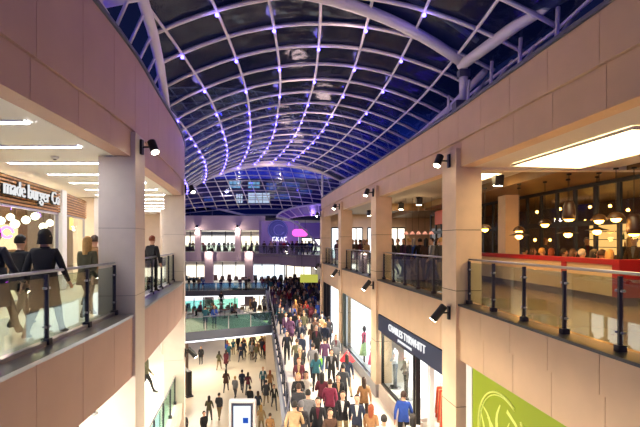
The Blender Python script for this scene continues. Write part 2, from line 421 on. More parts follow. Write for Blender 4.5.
# lattice beside the left edge tube
mb = MB()
p0 = [roofp(-hw_l(y)-.55, y)-Vector((0,0,.55)) for y in [6,9,12,15,18,21,24,27,30]]
mb.tube(p0, .06, 6)
for y in [6+.9*i for i in range(27)]:
    a = roofp(-hw_l(y), y)-Vector((0,0,.05)); b = roofp(-hw_l(y+.4)-.55, y+.4)-Vector((0,0,.55)); mb.tube([a, b], .04, 5)
mb.xf(SH).build('edge_lattice', ROOFM, roof)
# big skew arch
def skew(t):
    u = 4.1-t*8.6; y = 12.2-(4.1-u)*.405
    q = roofp(u, y); return q-Vector((0,0,.10))
mb = MB(); mb.tube([skew(i/18) for i in range(19)], .15, 10); mb.xf(SH).build('main_arch', ROOFM, roof)
mb = MB(); mb.tube([skew(i/18)+Vector((.1,-.8,.25)) for i in range(19)], .07, 8); mb.xf(SH).build('main_arch_chord', ROOFM, roof)
# end arch
mb = MB()
ea = [Vector((S(YE)+u, YE+.3, EYE+6.0-u*u/24)) for u in [-9,-7.8,-6.4,-5,-3.5,-2,-.5,1,2.5,4,5.5,7,8.5]]
mb.tube(ea, .2, 10); mb.xf(SH).build('end_arch', ROOFM, roof)
# glazing
mb = MB()
for i in range(len(PY)-1):
    y0, y1 = PY[i], PY[i+1]; n = 12
    for j in range(n):
        def q(y, t): return roofp(-hw_l(y)+(hw_l(y)+hw_r(y))*t, y)+Vector((0,0,.07))
        a, b, c, d = q(y0, j/n), q(y0, (j+1)/n), q(y1, (j+1)/n), q(y1, j/n)
        up = Vector((0,0,.012)); mb.hexa([a,b,c,d], [a+up,b+up,c+up,d+up])
mb.xf(SH).build('glazing', ROOFG, roof)
# led nodes
mb = MB(); mb.lathe([(.02,-.045),(.045,-.025),(.05,0),(.045,.025),(.02,.045)], n=8); nd = mb.build('led_node', E_NODE, roof)
first = True; cnt = 0
for ui, u in enumerate(RX):
    for yi, y in enumerate(PY):
        if (ui+yi) % 2 and y < 20 or y < 9: continue
        if not (-hw_l(y)+.2 < u < hw_r(y)-.2) or cnt > 92: continue
        o = nd if first else nd.copy()
        if not first: COL.objects.link(o)
        first = False; cnt += 1
        o.location = roofp(u, y)-Vector((0,0,.13))-Vector((0,12,5.9))
        if (ui*3+yi) % 4 == 0: point('led', roofp(u, y)-Vector((0,0,.3)), 2.0, '#a894ff', .12)
# column under the big arch
r = empty('roof_column', (4.1, 12.2, 4.9), 'short grey steel column carrying the big arch above right fascia', 'column')
mb = MB(); mb.box((0,0,.25), (.55,.4,.9)); mb.build('base_block', SLATEB, r)
mb = MB(); mb.tube([(0,0,.6),(0,0,1.75)], .12, 12); mb.build('shaft', ROOFM, r)
mb = MB(); mb.box((0,0,1.5), (.3,.25,.2)); mb.build('bearing', SLATEB, r)
for i, y in enumerate([5, 8.5, 12, 16, 20, 24, 28, 32]):
    point('atrium_fill', roofp(-.5 if i % 2 else .8, y)-Vector((0,0,.6)), 13, '#ffd8d4', .3).data.specular_factor = 0  # added fill under the crown, no luminaires behind it
for y in (40, 48, 56, 63):
    point('atrium_fill', (-8-(y-40)*.25, y, 8.5), 85, '#e6dcf4', .3)  # more added fill below the far roof, without fixtures
# service gutters/upstands between fascia and glass edge
mb = MB()
for y in [y*1.2-1 for y in range(0, 12)]:
    mb.tube([(fR(y)+.5, y, 5.0), (fR(y)+1.6, y+.3, 6.4)], .05, 6)
    mb.tube([(fR(y)+.5, y+.6, 5.0), (fR(y)+.55, y+.6, 6.0)], .04, 6)
tag(mb.build('trim_6', ROOFM), kind='structure')
mb = MB(); mb.prism([(fR(-2)+.3,-2),(fR(10.84)+.3,10.84),(fR(33.3)+.3,33.3),(16,33.3),(16,-2)], 4.5, 4.9); tag(mb.build('slab_right_roof', DARKW), kind='structure')
mb = MB(); mb.prism([(7.4,-2),(6.2,12),(5.5,33.3),(5.7,33.3),(6.4,12),(7.6,-2)], 4.9, 6.8); tag(mb.build('wall_right_clerestory', DARKW), kind='structure')
mb = MB(); mb.prism([(-18,-2)]+[pt(fL,y,-.35,0)[:2] for y in [-2,2,6,10,14,18,22,26,30]]+[(-18,30)], 5.5, 5.8); tag(mb.build('slab_left_roof', DARKW), kind='structure')

# far vault
roof2 = empty('far_glass_roof', (-8, 33, 8), 'farther blue lit glass roof seen below the end arch', 'roof', kind='structure')
SH2 = Matrix.Translation((8,-33,-8))
HF = spl([(30,12.3),(38,12.2),(46,11.2),(54,9.5),(62,7.5),(69,5.4)])
def roofq(x, y):      # x measured at the far edge, meridians fan out
    cx = -10; X = cx+(x-cx)*(.30+.70*y/69)
    return Vector((X, y, EYE+HF(y)-((x-cx)/24)**2*3.2))
Y2 = [34.0+1.75*i for i in range(21)]
X2 = [-34+1.75*i for i in range(29)]
for y in Y2:
    mb = MB(); mb.tube([roofq(-34+49*i/24, y) for i in range(25)], .06, 5, smooth=False); mb.xf(SH2).build('arch_rib', ROOFM, roof2)
for x in X2:
    mb = MB(); mb.tube([roofq(x, y)-Vector((0,0,.05)) for y in [34+35*i/12 for i in range(13)]], .055, 5); mb.xf(SH2).build('long_tube', ROOFM, roof2)
mb = MB()
for i in range(len(Y2)-1):
    for j in range(14):
        x0 = -34+3.5*j; up = Vector((0,0,.09)); u2 = Vector((0,0,.10))
        c = [roofq(x0,Y2[i]),roofq(x0+3.5,Y2[i]),roofq(x0+3.5,Y2[i+1]),roofq(x0,Y2[i+1])]
        mb.hexa([q+up for q in c], [q+u2 for q in c])
mb.xf(SH2).build('glazing', ROOFG2, roof2)
for i in range(14):
    x = -24+ (i % 5)*7; y = 42+ (i//5)*10+R.uniform(-2, 2)
    point('led', roofq(x, y)-Vector((0,0,.8)), 26, '#5648ff', .15)
mb = MB(); mb.tube([(.2,36,4.5),(.2,36,10)], .09, 8); tag(mb.build('roof_prop', ROOFM), 'slim vertical white prop behind the end of the right fascia', 'prop')

# building beyond the glass
bl = empty('office_building', (-14, 92, 0), 'dark blue office block with lit green-white windows seen through the far roof', 'building')
mb = MB(); mb.box((2, 6, 5.0), (70, 12, 20.5)); mb.build('facade', mat('night_facade', '#1c2860', .5, noise=.2), bl)
WL = [em('office_window', '#a8e6c0', .8), em('office_window_warm', '#f0eeb0', 1.3), em('office_window_dim', '#4a7cb8', .4)]
for (x0, x1, y0, y1, k) in [(229,241,181,188,0),(248,260,182,188,0),(266,277,183,190,2),(236,243,194,203,1),(248,270,193,203,1),(274,290,194,199,2),(282,300,182,187,2),(300,312,190,194,2),(204,214,196,201,2)]:
    d = 92/F; mb = MB(); X0 = (x0-320)*d+14; X1 = (x1-320)*d+14; Z1 = EYE+(242-y0)*d; Z0 = EYE+(242-y1)*d
    mb.box(((X0+X1)/2, -.06, (Z0+Z1)/2), (X1-X0, .1, Z1-Z0)); wn = mb.build('window', WL[k], bl)
    mb = MB(); n = 3
    for i in range(n+1): mb.box((X0+(X1-X0)*i/n, -.14, (Z0+Z1)/2), (.12, .06, Z1-Z0))
    mb.box(((X0+X1)/2, -.14, (Z0+Z1)/2), (X1-X0, .06, .12)); mb.build('mullion', BLACK, wn)

# ------------------------------------------------------------ far facade across the end of the atrium
FY = 68
def pxX(px, Y): return (px-320)*Y/F
mb = MB(); mb.box((-18.5, FY+.3, 4.65), (19.5, .6, 2.3)); tag(mb.build('wall_far_upper', FARST), kind='structure')
mb = MB(); mb.box((-18.5, FY+.2, -.7), (19.5, .5, 1.4)); mb.box((-18.5, FY+3.4, -.25), (19.5, 6.4, .3)); tag(mb.build('wall_far_middle', FARST), kind='structure')
mb = MB(); mb.box((-18.5, FY+.2, -5.8), (19.5, .5, 1.7)); tag(mb.build('wall_far_lower', FARST), kind='structure')
mb = MB(); mb.box((-10, FY+7, -2), (46, .4, 17)); tag(mb.build('wall_far_back', WHITEP), kind='structure')
mb = MB(); mb.box((-18.5, FY+3.3, 3.65), (19.5, 6.4, .25)); mb.box((-18.5, FY+3.3, -1.5), (19.5, 6.4, .2)); mb.box((-18.5, FY+3.3, -6.7), (19.5, 6.4, .2)); tag(mb.build('ceiling_far', CEIL), kind='structure')
for px in (198, 238, 275):
    mb = MB(); mb.box((pxX(px,FY), FY+.1, 1.75), (.9,.7,3.5)); tag(mb.build('pillar_far', FARST), kind='structure')
    X = pxX(px, FY)
    wall_lamp((X, FY-.3, 4.0), (0,-1,0), (0,-.3,-1), f'small spotlight on the far facade above the {"left" if px<200 else "middle" if px<240 else "right"} upper column', 0, L=.5, rad=.2)
    point('far_glow', (X, FY-1, 3.3), 90, '#ffe9c8', .1)
for px in (209, 249):
    mb = MB(); mb.box((pxX(px,FY-.4), FY-.3, -4.2), (1.3,.8,8.6)); tag(mb.build('pillar_far', FARST), kind='structure')
    X = pxX(px, FY-.8)
    wall_lamp((X, FY-.7, .25), (0,-1,0), (0,-.3,-1), f'small spotlight on the {"left" if px<220 else "right"} forward pier of the far facade', 0, L=.5, rad=.2)
    point('far_glow', (X, FY-1.4, -.4), 90, '#ffe9c8', .1)
def far_shop(x0, x1, z0, h, m, label, sign=None, Y=FY+4.5):
    X0, X1 = pxX(x0, Y), pxX(x1, Y); cx = (X0+X1)/2; W = X1-X0
    r = empty('shop_unit', (cx, Y, z0), label, 'shop', 'lit shop units across the far end')
    mb = MB(); mb.box((0,.35,h/2), (W-.3,.08,h-.3)); mb.build('lit_back_wall', m, r)  # wall glows by itself, standing in for ceiling panel light
    mb = MB()
    for t in (-.5, -.18, .2, .5): mb.box((t*(W-.2),-.05,h/2), (.14,.14,h))
    mb.box((0,-.05,h-.75), (W,.12,.12)); mb.build('window_frame', DSTEEL, r)
    mb = MB(); mb.box((0,-.02,h-.35), (W,.1,.6)); mb.build('sign_band', mat('signband', sign or '#e8e4dc', .5), r)
    sm = mat('stock', R.choice(['#7a5a48','#4a5a70','#8c7a60','#6c4c50']), .7)
    for k in range(5):
        x = -W/2+.7+k*(W-1.4)/4; h1 = R.uniform(.5,1.1)
        mb = MB(); mb.hexa([(x-.4,0,0),(x+.4,0,0),(x+.4,.3,0),(x-.4,.3,0)], [(x-.25,0,h1),(x+.3,0,h1),(x+.3,.3,h1),(x-.25,.3,h1)]); mb.build('display', sm, r)
    return r
for i, (a, b, m, sg) in enumerate([(178,196,E_SHOPW,None),(200,237,E_SHOP,'#8c96a4'),(240,274,E_SHOPW,None)]):
    far_shop(a, b, 0, 3.4, m, f'{["leftmost","middle","rightmost"][i]} lit shop on the upper level of the far facade', sg)
for i, (a, b, m, sg) in enumerate([(176,206,E_SHOPW,None),(211,247,E_SHOP,None),(251,285,E_SHOPC,None),(286,312,E_SHOPW,None)]):
    far_shop(a, b, ZM, 3.4, m, f'{["leftmost","second","third","rightmost"][i]} lit shop on the middle level of the far facade', sg)
for i, (a, b, m, sg) in enumerate([(172,204,E_SHOPC,None),(210,246,E_SHOP,None),(250,280,E_SHOPW,None)]):
    far_shop(a, b, ZL, 3.1, m, f'{["leftmost","middle","rightmost"][i]} lit shop on the lowest level of the far facade', sg)
# clerestory with curved roof above far facade
mb = MB()
arc = [(-27,6.2),(-24,7.1),(-21,7.5),(-18,7.3),(-15,6.6),(-12,5.9)]
mb.tube([(x, FY+1, z) for x, z in arc], .18, 8); tag(mb.build('trim_7', ROOFM), kind='structure')
mb = MB(); n = len(arc)
vs = [(x, FY+1.2, 5.7) for x, z in arc]+[(x, FY+1.2, z) for x, z in arc]+[(x, FY+1.6, 5.7) for x, z in arc]+[(x, FY+1.6, z) for x, z in arc]
mb.add(vs, [(i,i+1,i+1+n,i+n) for i in range(n-1)]+[(2*n+i+1,2*n+i,3*n+i,3*n+i+1) for i in range(n-1)])
tag(mb.build('window_1', mat('dark_clerestory', '#0c1030', .15)), kind='structure')
mb = MB()
for x in (-24, -21, -17.4): mb.box((x, FY+1.1, 6.4), (.12,.1,1.5))
tag(mb.build('window_2', SLATEB), kind='structure')
mb = MB(); mb.box((2, FY+3, 5.6), (50, 5, .5)); tag(mb.build('slab_far_roof', mat('far_roof_dark','#141634',.8)), kind='structure')

# emblem wall
LY = 62
LILAC = mat('lilac_render', '#b39cc4', .6, noise=.03)
mb = MB(); sweep(mb, lambda y: -8.6+0*y, LY+.2, FY, -.3, 0, -1.4, 4.6)
mb.box((-5.8, LY, 1.6), (5.4,.5,6.0)); tag(mb.build('wall_emblem', LILAC), kind='structure')
point('emblem_glow', (-6, LY-4, 3.2), 70, '#d0b4ff', .2)
r = empty('round_emblem', (pxX(278,LY), LY-.3, EYE+1.75), 'large round blue-violet emblem of concentric rings on the lilac wall', 'emblem')
BLV = mat('emblem_blue', '#5c6fae', .4); BLV2 = mat('emblem_pale', '#9fa9dc', .4)
mb = MB(); mb.tube([(0,.02,0),(0,-.06,0)], 1.5, 32, smooth=False); mb.build('disc', mat('emblem_disc','#56619e',.5), r)
for k, (rr, cx, cz, m) in enumerate([(1.4,0,0,BLV2),(1.05,.1,.1,BLV),(.75,.2,.0,BLV2),(.45,.3,-.15,BLV)]):
    mb = MB(); a0 = 0 if k == 0 else .6
    mb.tube([(cx+rr*math.cos(a0+t*(6.283-a0*1.6)/24), -.1, cz+rr*math.sin(a0+t*(6.283-a0*1.6)/24)) for t in range(25)], .06, 6); mb.build('ring', m, r)
r2 = empty('letter_row', (pxX(279,LY), LY-.45, EYE+.25), 'row of white illuminated letter shapes under the round emblem', 'lettering')
for k in range(4):
    x = -.85+k*.55; mb = MB()
    pts = [[(x+.35,0,.45),(x,0,.4),(x,0,-.1),(x+.35,0,-.1),(x+.35,0,.15)], [(x,0,-.15),(x,0,.45),(x+.3,0,.4),(x+.05,0,.15),(x+.35,0,-.15)],
           [(x,0,-.15),(x+.18,0,.45),(x+.36,0,-.15)], [(x+.35,0,.45),(x,0,.4),(x,0,-.1),(x+.38,0,-.15)]][k]
    mb.tube(pts, .06, 6); mb.build('letter', em('letter_glow','#f4efff',1) if k == 0 else bpy.data.materials['letter_glow'], r2)

# far upper gallery on the right with pink sign, purple canopy and sweeping white arch
mb = MB(); mb.prism([(-9.2,59.5),(-5.6,57.5),(-2.9,52),(1.5,50),(14,50),(14,71),(-9.2,71)], -.3, 0); tag(mb.build('floor_far_gallery', FLOORL), kind='structure')
mb = MB(); mb.prism([(-9.2,59.5),(-5.6,57.5),(-2.9,52),(1.5,50),(8,50),(8,50.4),(1.5,50.4),(-2.6,52.4),(-5.3,57.9),(-9.2,59.9)], -1.4, .02); tag(mb.build('wall_far_gallery', FARST), kind='structure')
mb = MB(); mb.box((2.8, FY+1, 1.2), (12, .4, 7)); tag(mb.build('wall_far_end', mat('violet_end_wall','#8c78ac',.6)), kind='structure')
for i, (px0, px1, z0, z1, m) in enumerate([(291,299,.2,2.4,E_SHOPC),(302,312,.9,2.2,E_SHOPW),(313,320,.2,2.0,E_SHOP)]):
    Y = FY+.5; r = empty('shop_window', (pxX((px0+px1)/2, Y), Y, 0), f'{["left narrow","middle wide","right"][i]} glowing shop window behind the far gallery', 'shop window')
    W = pxX(px1,Y)-pxX(px0,Y)
    mb = MB(); mb.box((0,0,(z0+z1)/2), (W,.1,z1-z0)); mb.build('lit_pane', m, r)
    mb = MB(); mb.box((0,-.08,z1+.1), (W+.3,.15,.2)); mb.box((-W/2-.08,-.08,(z0+z1)/2), (.15,.15,z1-z0)); mb.box((W/2+.08,-.08,(z0+z1)/2), (.15,.15,z1-z0)); mb.build('frame', DSTEEL, r)
Y = 58
r = empty('pink_sign', (pxX(300,Y), Y, EYE+1.25), 'glowing pink rounded sign hanging over the far gallery', 'sign')
mb = MB(); mb.tube([(-1.05,0,0),(-.9,0,0),(-.7,0,0),(.7,0,0),(.9,0,0),(1.05,0,0)], [.2,.4,.5,.5,.4,.2], 12); mb.xf(Matrix.Diagonal((1,.3,1,1))).build('sign_body', em('pink_glow','#ff5cc8',1.0), r)
for x in (-.7,.7): mb = MB(); mb.tube([(x,0,.4),(x,0,1.8)], .03, 5); mb.build('hanger', DSTEEL, r)
# purple canopy
Y = 55; cx = pxX(328, Y); cz = EYE+3.1
r = empty('fan_canopy', (cx, Y, cz), 'violet lit fan shaped glass canopy with pale ribs over the far gallery', 'canopy')
PUR = mat('canopy_violet', '#6a4cae', .4); ri = [(Y, .0)]
def can(t, k): a = math.radians(4+t*150); rx = (6.6, 5.6)[k]; rz = (1.75, .75)[k]; return Vector((-rx*math.cos(a), (0, 4.5)[k], rz*math.sin(a)))
mb = MB()
for i in range(24):
    a, b, c, d = can(i/24,0), can((i+1)/24,0), can((i+1)/24,1), can(i/24,1); u = Vector((0,0,.06)); mb.hexa([a,b,c,d],[a+u,b+u,c+u,d+u])
mb.build('panels', PUR, r)
for i in range(13):
    mb = MB(); mb.tube([can(i/12,0)-Vector((0,.05,.1)), can(i/12,1)-Vector((0,.05,.1))], .07, 6); mb.build('rib', ROOFM, r)
for k in (0, 1):
    mb = MB(); mb.tube([can(i/24,k) for i in range(25)], .13, 8); mb.build('rim', ROOFM, r)
point('canopy_glow', (cx, Y-1.5, cz+.6), 120, '#9a70ff', .3); point('canopy_glow', (cx-2, Y+5, cz+.2), 90, '#a880ff', .3)
Y = 50
mb = MB(); mb.tube([(pxX(px,Y), Y, EYE+(242-py)*Y/F) for px, py in [(276,217),(284,218.5),(292,221),(300,226),(307,232),(313,239),(319,247)]], .12, 8)
tag(mb.build('white_arch', ROOFM), 'white curved arch tube sweeping down to the far gallery edge', 'arch')
# yellow hanging sign
r = empty('yellow_sign', (pxX(309,48), 48, EYE-4.1), 'yellow green hanging sign above the far end of the crowd', 'sign')
mb = MB(); mb.box((0,0,0), (2.0,.25,.9)); mb.build('sign_body', em('yellow_glow', '#d8d860', .4), r, .05)
for x in (-.8,.8): mb = MB(); mb.tube([(x,0,.4),(x,0,2.6)], .03, 5); mb.build('hanger', DSTEEL, r)

# ------------------------------------------------------------ bridges over the void
BR0, BR1 = Vector((-16, 27.3)), Vector((-3.7, 33.5))
def fB(y): return 0
UL = em('bridge_strip', '#f4f6ff', 1.6)
def bridge(name, a, b, depth, z, th, label, gm, rail=True):
    a = Vector(a); b = Vector(b); d = (b-a); nrm = Vector((-d.y, d.x)).normalized()
    r = empty(name, (a.x, a.y, z), label, 'bridge')
    L = d.length; u = d/L
    def W(s, n, zz): p = u*s+nrm*n; return (p.x, p.y, zz)
    mb = MB(); mb.hexa([W(0,.1,-th),W(L,.1,-th),W(L,depth,-th),W(0,depth,-th)], [W(0,.1,0),W(L,.1,0),W(L,depth,0),W(0,depth,0)]); mb.build('deck', FLOORM, r)
    mb = MB(); mb.hexa([W(0,-.1,-th-.1),W(L,-.1,-th-.1),W(L,.14,-th-.1),W(0,.14,-th-.1)], [W(0,-.02,.06),W(L,-.02,.06),W(L,.14,.06),W(0,.14,.06)]); mb.build('edge_beam', SLATEB, r)
    mb = MB(); mb.hexa([W(0,.2,-th-.06),W(L,.2,-th-.06),W(L,.5,-th-.06),W(0,.5,-th-.06)], [W(0,.2,-th-.01),W(L,.2,-th-.01),W(L,.5,-th-.01),W(0,.5,-th-.01)])
    mb.v = []; mb.f = []; mb.m = []; mb.sm = []
    mb.hexa([W(0,-.1,-th-.2),W(L,-.1,-th-.2),W(L,.3,-th-.2),W(0,.3,-th-.2)], [W(0,-.1,-th-.1),W(L,-.1,-th-.1),W(L,.3,-th-.1),W(0,.3,-th-.1)]); mb.build('underside_light', UL, r)
    sides = [0.05]+([depth-.05] if rail else [])
    for n0 in sides:
        k = int(L/1.6)
        mb = MB(); mb.tube([W(L*i/k, n0, 1.12) for i in range(k+1)], .03, 6); mb.build('handrail', STEEL, r)
        for i in range(k):
            s0, s1 = L*i/k+.04, L*(i+1)/k-.04
            mb = MB(); mb.hexa([W(s0,n0-.01,.08),W(s1,n0-.01,.08),W(s1,n0+.01,.08),W(s0,n0+.01,.08)], [W(s0,n0-.01,1.06),W(s1,n0-.01,1.06),W(s1,n0+.01,1.06),W(s0,n0+.01,1.06)])
            mb.build('glass_panel', gm, r)
    return r
bridge('glass_bridge', (-16, 27.3), (-3.75, 33.4), 9.5, ZM, .45, 'near teal glass sided bridge crossing the void to the crowded walkway', TEALG)
bridge('glass_bridge', (-26, 55.5), (-7.0, 58.0), 3.2, ZM, .55, 'farther dark edged glass bridge in front of the far shops', glass('blue_glass','#9cc4dc',.12), False)

# cafe on the near bridge
WOODT = mat('cafe_wood', '#6e4c34', .5, noise=.1)
def cafe_table(x, y, z, label, group, m=WOODT):
    r = empty('cafe_table', (x,y,z), label, 'table', group)
    mb = MB(); mb.lathe([(.02,.0),(.36,.0),(.37,.02),(.36,.04),(.02,.04)], (0,0,.71), 16); mb.build('table_top', m, r)
    mb = MB(); mb.tube([(0,0,.02),(0,0,.71)], .035, 8); mb.build('pedestal', DSTEEL, r)
    mb = MB(); mb.lathe([(.22,0),(.22,.02),(.04,.04)], n=14); mb.build('base', DSTEEL, r); return r
def cafe_chair(x, y, z, rz, label, group, m=WOODT):
    r = empty('cafe_chair', (x,y,z), label, 'chair', group); r.rotation_euler[2] = rz
    mb = MB(); mb.box((0,0,.45), (.42,.42,.04)); mb.build('seat', m, r, .01)
    mb = MB(); mb.box((0,.2,.7), (.4,.03,.32)); mb.build('backrest', m, r, .01)
    for sx in (-.18,.18):
        for sy in (-.18,.2):
            mb = MB(); mb.tube([(sx*1.1,sy*1.1,0),(sx,sy,.44 if sy < 0 else .8)], .014, 5); mb.build('leg', DSTEEL, r)
    return r
gt = 'tables on the bridge cafe'; gc = 'chairs on the bridge cafe'
tabs = [(-11.6,36.2),(-9.9,37.6),(-8.2,36.8),(-7.0,39.3),(-11.4,33.4),(-9.3,40)]
for i, (x, y) in enumerate(tabs):
    cafe_table(x, y, ZM, f'{["round wooden cafe table nearest the left end","second round table","third round table","rightmost round table","round table closest to the bridge rail","rear round table"][i]} on the near bridge', gt)
    for k, s in enumerate((-1, 1)):
        cafe_chair(x+s*.62, y, ZM, -s*math.pi/2, f'cafe chair on the {["left","right"][k]} of the {["left end","second","third","rightmost","railside","rear"][i]} bridge table', gc)
r = empty('brown_armchair', (-12.6,33.7,ZM), 'brown curved sofa at the left end of the near bridge', 'sofa')
TAN = mat('tan_leather', '#a5713c', .45)
mb = MB(); mb.box((0,0,.3), (1.5,.8,.3)); mb.build('seat', TAN, r, .06)
mb = MB(); mb.box((0,.36,.6), (1.5,.18,.6)); mb.build('backrest', TAN, r, .06)
for s in (-.75,.75):
    mb = MB(); mb.box((s,0,.42), (.16,.8,.5)); mb.build('armrest', TAN, r, .05)

# ------------------------------------------------------------ lowest concourse items
def wallp(name, x0, x1, y, z0, z1, m, th=.2):
    mb = MB(); mb.box(((x0+x1)/2, y, (z0+z1)/2), (x1-x0, th, z1-z0)); return tag(mb.build(name, m), kind='structure')
mb = MB(); mb.box((-4.35,39.5,(ZL-5.7)/2), (.9,3.5,abs(ZL+5.7))); tag(mb.build('pillar_low', PILLAR), kind='structure')
mb = MB(); mb.box((3,30,(ZL-5.6)/2), (8.5,30,abs(ZL+5.6))); tag(mb.build('wall_low_right', PILLAR), kind='structure')
area('bridge_downlight', (-12, 37, ZM-.7), 7, 520, '#fff0d8', sy=5)
area('low_ceiling_light', (-6, 48, ZM-.9), 4, 300, '#fff0d8', sy=6)
r = empty('store_front', (-7.3, 46.2, ZL), 'dark fronted store with lit interior behind the lowest level crowd', 'shop')
mb = MB(); mb.box((0,0,3.5), (6,.5,.9)); mb.build('fascia', mat('store_dark','#2c2628',.6), r)
mb = MB(); mb.box((0,.8,1.6), (5.8,.1,3.0)); mb.build('lit_interior', em('store_glow','#ffdca0',.9), r)
for x in (-2.9,-1,1,2.9): mb = MB(); mb.box((x,0,1.6), (.15,.3,3.1)); mb.build('post', DSTEEL, r)
# kiosk stands at left of lowest level
def kiosk(x, y, w, h, label, m=BLACK):
    r = empty('display_board', (x,y,ZL), label, 'display board'); r.rotation_euler[2] = -.9
    mb = MB(); mb.box((0,0,h/2), (w,.35,h)); mb.build('body', m, r, .03)
    mb = MB(); mb.box((0,-.19,h*.62), (w*.8,.03,h*.55)); mb.build('poster', mat('poster_dark','#4a2e26',.4,noise=.5,scale=4), r)
    mb = MB(); mb.box((0,0,.05), (w+.2,.5,.1)); mb.build('foot', DSTEEL, r)
kiosk(-10.4, 32.6, 2.4, 1.9, 'long low black display board behind the left pillar')
kiosk(-9.6, 28.2, 1.3, 2.7, 'tall black display board beside the left pillar, lower concourse')
kiosk(-12.4, 38.5, 2.0, 2.9, 'tall dark board farther back on the lower concourse', mat('brown_board','#3b2b24',.6))
# digital totem
r = empty('digital_totem', (-4.35, 24.0, ZL), 'white framed digital totem with glowing blue white screen', 'screen')
mb = MB(); mb.box((0,0,1.35), (1.55,.3,2.7)); mb.build('housing', mat('totem_white','#e4dce8',.35), r, .12)
mb = MB(); mb.box((0,-.16,1.35), (1.2,.03,2.3)); mb.build('bezel', mat('totem_bezel','#2b3350',.3), r)
mb = MB(); mb.box((0,-.185,1.35), (.95,.02,2.0)); s_ = mb.build('screen', em('screen_white','#e4eeff',.7), r)
mb = MB(); mb.box((.2,-.2,1.55), (.3,.01,.3)); mb.build('picture_tile', em('screen_blue','#2a5ac0',.5), s_)

# ------------------------------------------------------------ middle level shops on the right
def frame_rect(f, y0, y1, n, z0, z1, t, m, name, parent, sh, d=.1):
    mb = MB()
    sweep(mb, f, y0, y1, n, n+d, z0, z0+t); sweep(mb, f, y0, y1, n, n+d, z1-t, z1)
    sweep(mb, f, y0, y0+t, n, n+d, z0, z1); sweep(mb, f, y1-t, y1, n, n+d, z0, z1); return mb.xf(sh).build(name, m, parent)
NAVY = mat('navy_fascia', '#1c2744', .6)
org = pt(fR, 14.5, .1, ZM)
r = empty('menswear_shop', org, 'menswear shopfront with navy sign reading Charles Tyrwhitt and headless mannequins', 'shop')
sh = Matrix.Translation(-Vector(org))
mb = MB(); sweep(mb, fR, 11.72, 17.9, .0, .3, -2.08, -1.42); fas = mb.xf(sh).build('fascia', NAVY, r)
SL = em('sign_letters','#f4f4f4',.6)
text('CHARLES TYRWHITT', .36, pt(fR, 16.3, -.07, -1.76), (.153,-1,0), SL, r, .015, 1.04)
text('JERMYN STREET LONDON', .12, pt(fR, 15.25, -.07, -1.95), (.153,-1,0), SL, r, .01, .95)
frame_rect(fR, 14.15, 17.8, .1, -4.35, -2.1, .1, BLACK, 'window_frame', r, sh)
mb = MB(); sweep(mb, fR, 14.25, 17.7, .14, .16, -4.25, -2.2); mb.xf(sh).build('window_pane', SHOPG, r)
mb = MB(); sweep(mb, fR, 14.0, 17.9, .02, .35, ZM, -4.35); mb.xf(sh).build('stall_riser', PILLAR, r)
mb = MB(); sweep(mb, fR, 14.2, 17.8, 1.1, 1.2, -4.4, -1.5); mb.xf(sh).build('display_back', em('display_white','#fffdf8',1.3), r)
mb = MB(); sweep(mb, fR, 14.2, 17.8, .2, 1.1, -4.42, -4.3); mb.xf(sh).build('display_floor', WHITEP, r)
for y in (13.95, 12.95, 12.85, 11.8):
    mb = MB(); sweep(mb, fR, y, y+.09, .1, .25, ZM, -2.08, 1); mb.xf(sh).build('door_frame', BLACK if y > 13 else WHITEP, r)
mb = MB(); sweep(mb, fR, 11.9, 13.95, 3.4, 3.5, ZM, -1.5); mb.xf(sh).build('shop_back_wall', em('shop_back_warm','#ffe9cc',1.0), r)
area('shop_light', (5.2, 14.5, -1.5), 2, 160, '#fff2dc', sy=6)
# racks inside the doorway
for k, (y, n, c, lb) in enumerate([(13.55, .9, '#e8542a', 'orange red garments hanging just inside the menswear doorway'), (12.4, 1.0, '#7a3a34', 'dark red and brown garments on rack near right shop door jamb')]):
    o = pt(fR, y, n, ZM); r3 = empty('clothes_rack', o, lb, 'clothes rack', None)
    mb = MB(); mb.tube([(0,-.45,0),(0,-.45,1.9),(0,.45,1.9),(0,.45,0)], .02, 6); mb.build('rail', STEEL, r3)
    cs = [c, '#c8442c' if k == 0 else '#4c4a58', '#d8a078' if k == 0 else '#a86a54']
    ms = [mat('garment', q, .8, noise=.2, scale=8) for q in cs]
    for j in range(9):
        mb = MB(); yy = -.38+j*.095; h = R.uniform(.8, 1.2)
        mb.hexa([(-.22,yy-.03,1.8-h),(.22,yy-.03,1.8-h),(.22,yy+.03,1.8-h),(-.22,yy+.03,1.8-h)], [(-.16,yy-.02,1.8),(.16,yy-.02,1.8),(.16,yy+.02,1.8),(-.16,yy+.02,1.8)])
        mb.build('garment', ms[j % 3], r3)
# mannequins
def mannequin(o, rz, label, shirt, jeans, h=1.0):
    r = empty('mannequin', o, label, 'mannequin', 'mannequins before the lit left shopfront' if 'display mannequin' in label else None); r.rotation_euler[2] = rz
    mb = MB(); mb.lathe([(.10,.95),(.17,1.0),(.16,1.15),(.2,1.38),(.17,1.5),(.06,1.56),(.05,1.6)], n=14, sy=.65)
    for s in (-1, 1): mb.tube([(s*.19,0,1.46),(s*.27,-.02,1.2),(s*.2,-.16,1.02)], [.06,.05,.04], 8)
    mb.build('shirt', shirt, r)
    mb = MB()
    for s in (-1, 1): mb.tube([(s*.09,0,1.0),(s*.1,-.02*s,.55),(s*.12,0,.08)], [.1,.075,.055], 10)
    mb.build('trousers', jeans, r)
    mb = MB()
    for s in (-1, 1): mb.box((s*.12,-.05,.04), (.09,.26,.08))
    mb.build('shoe', BLACK, r, .02)
    mb = MB(); mb.lathe([(.25,0),(.25,.015),(.05,.02)], n=16); mb.build('base', STEEL, r)
JE = mat('denim_grey', '#5f6672', .8, noise=.15, scale=12); JD = mat('dark_trouser', '#4a4640', .8)
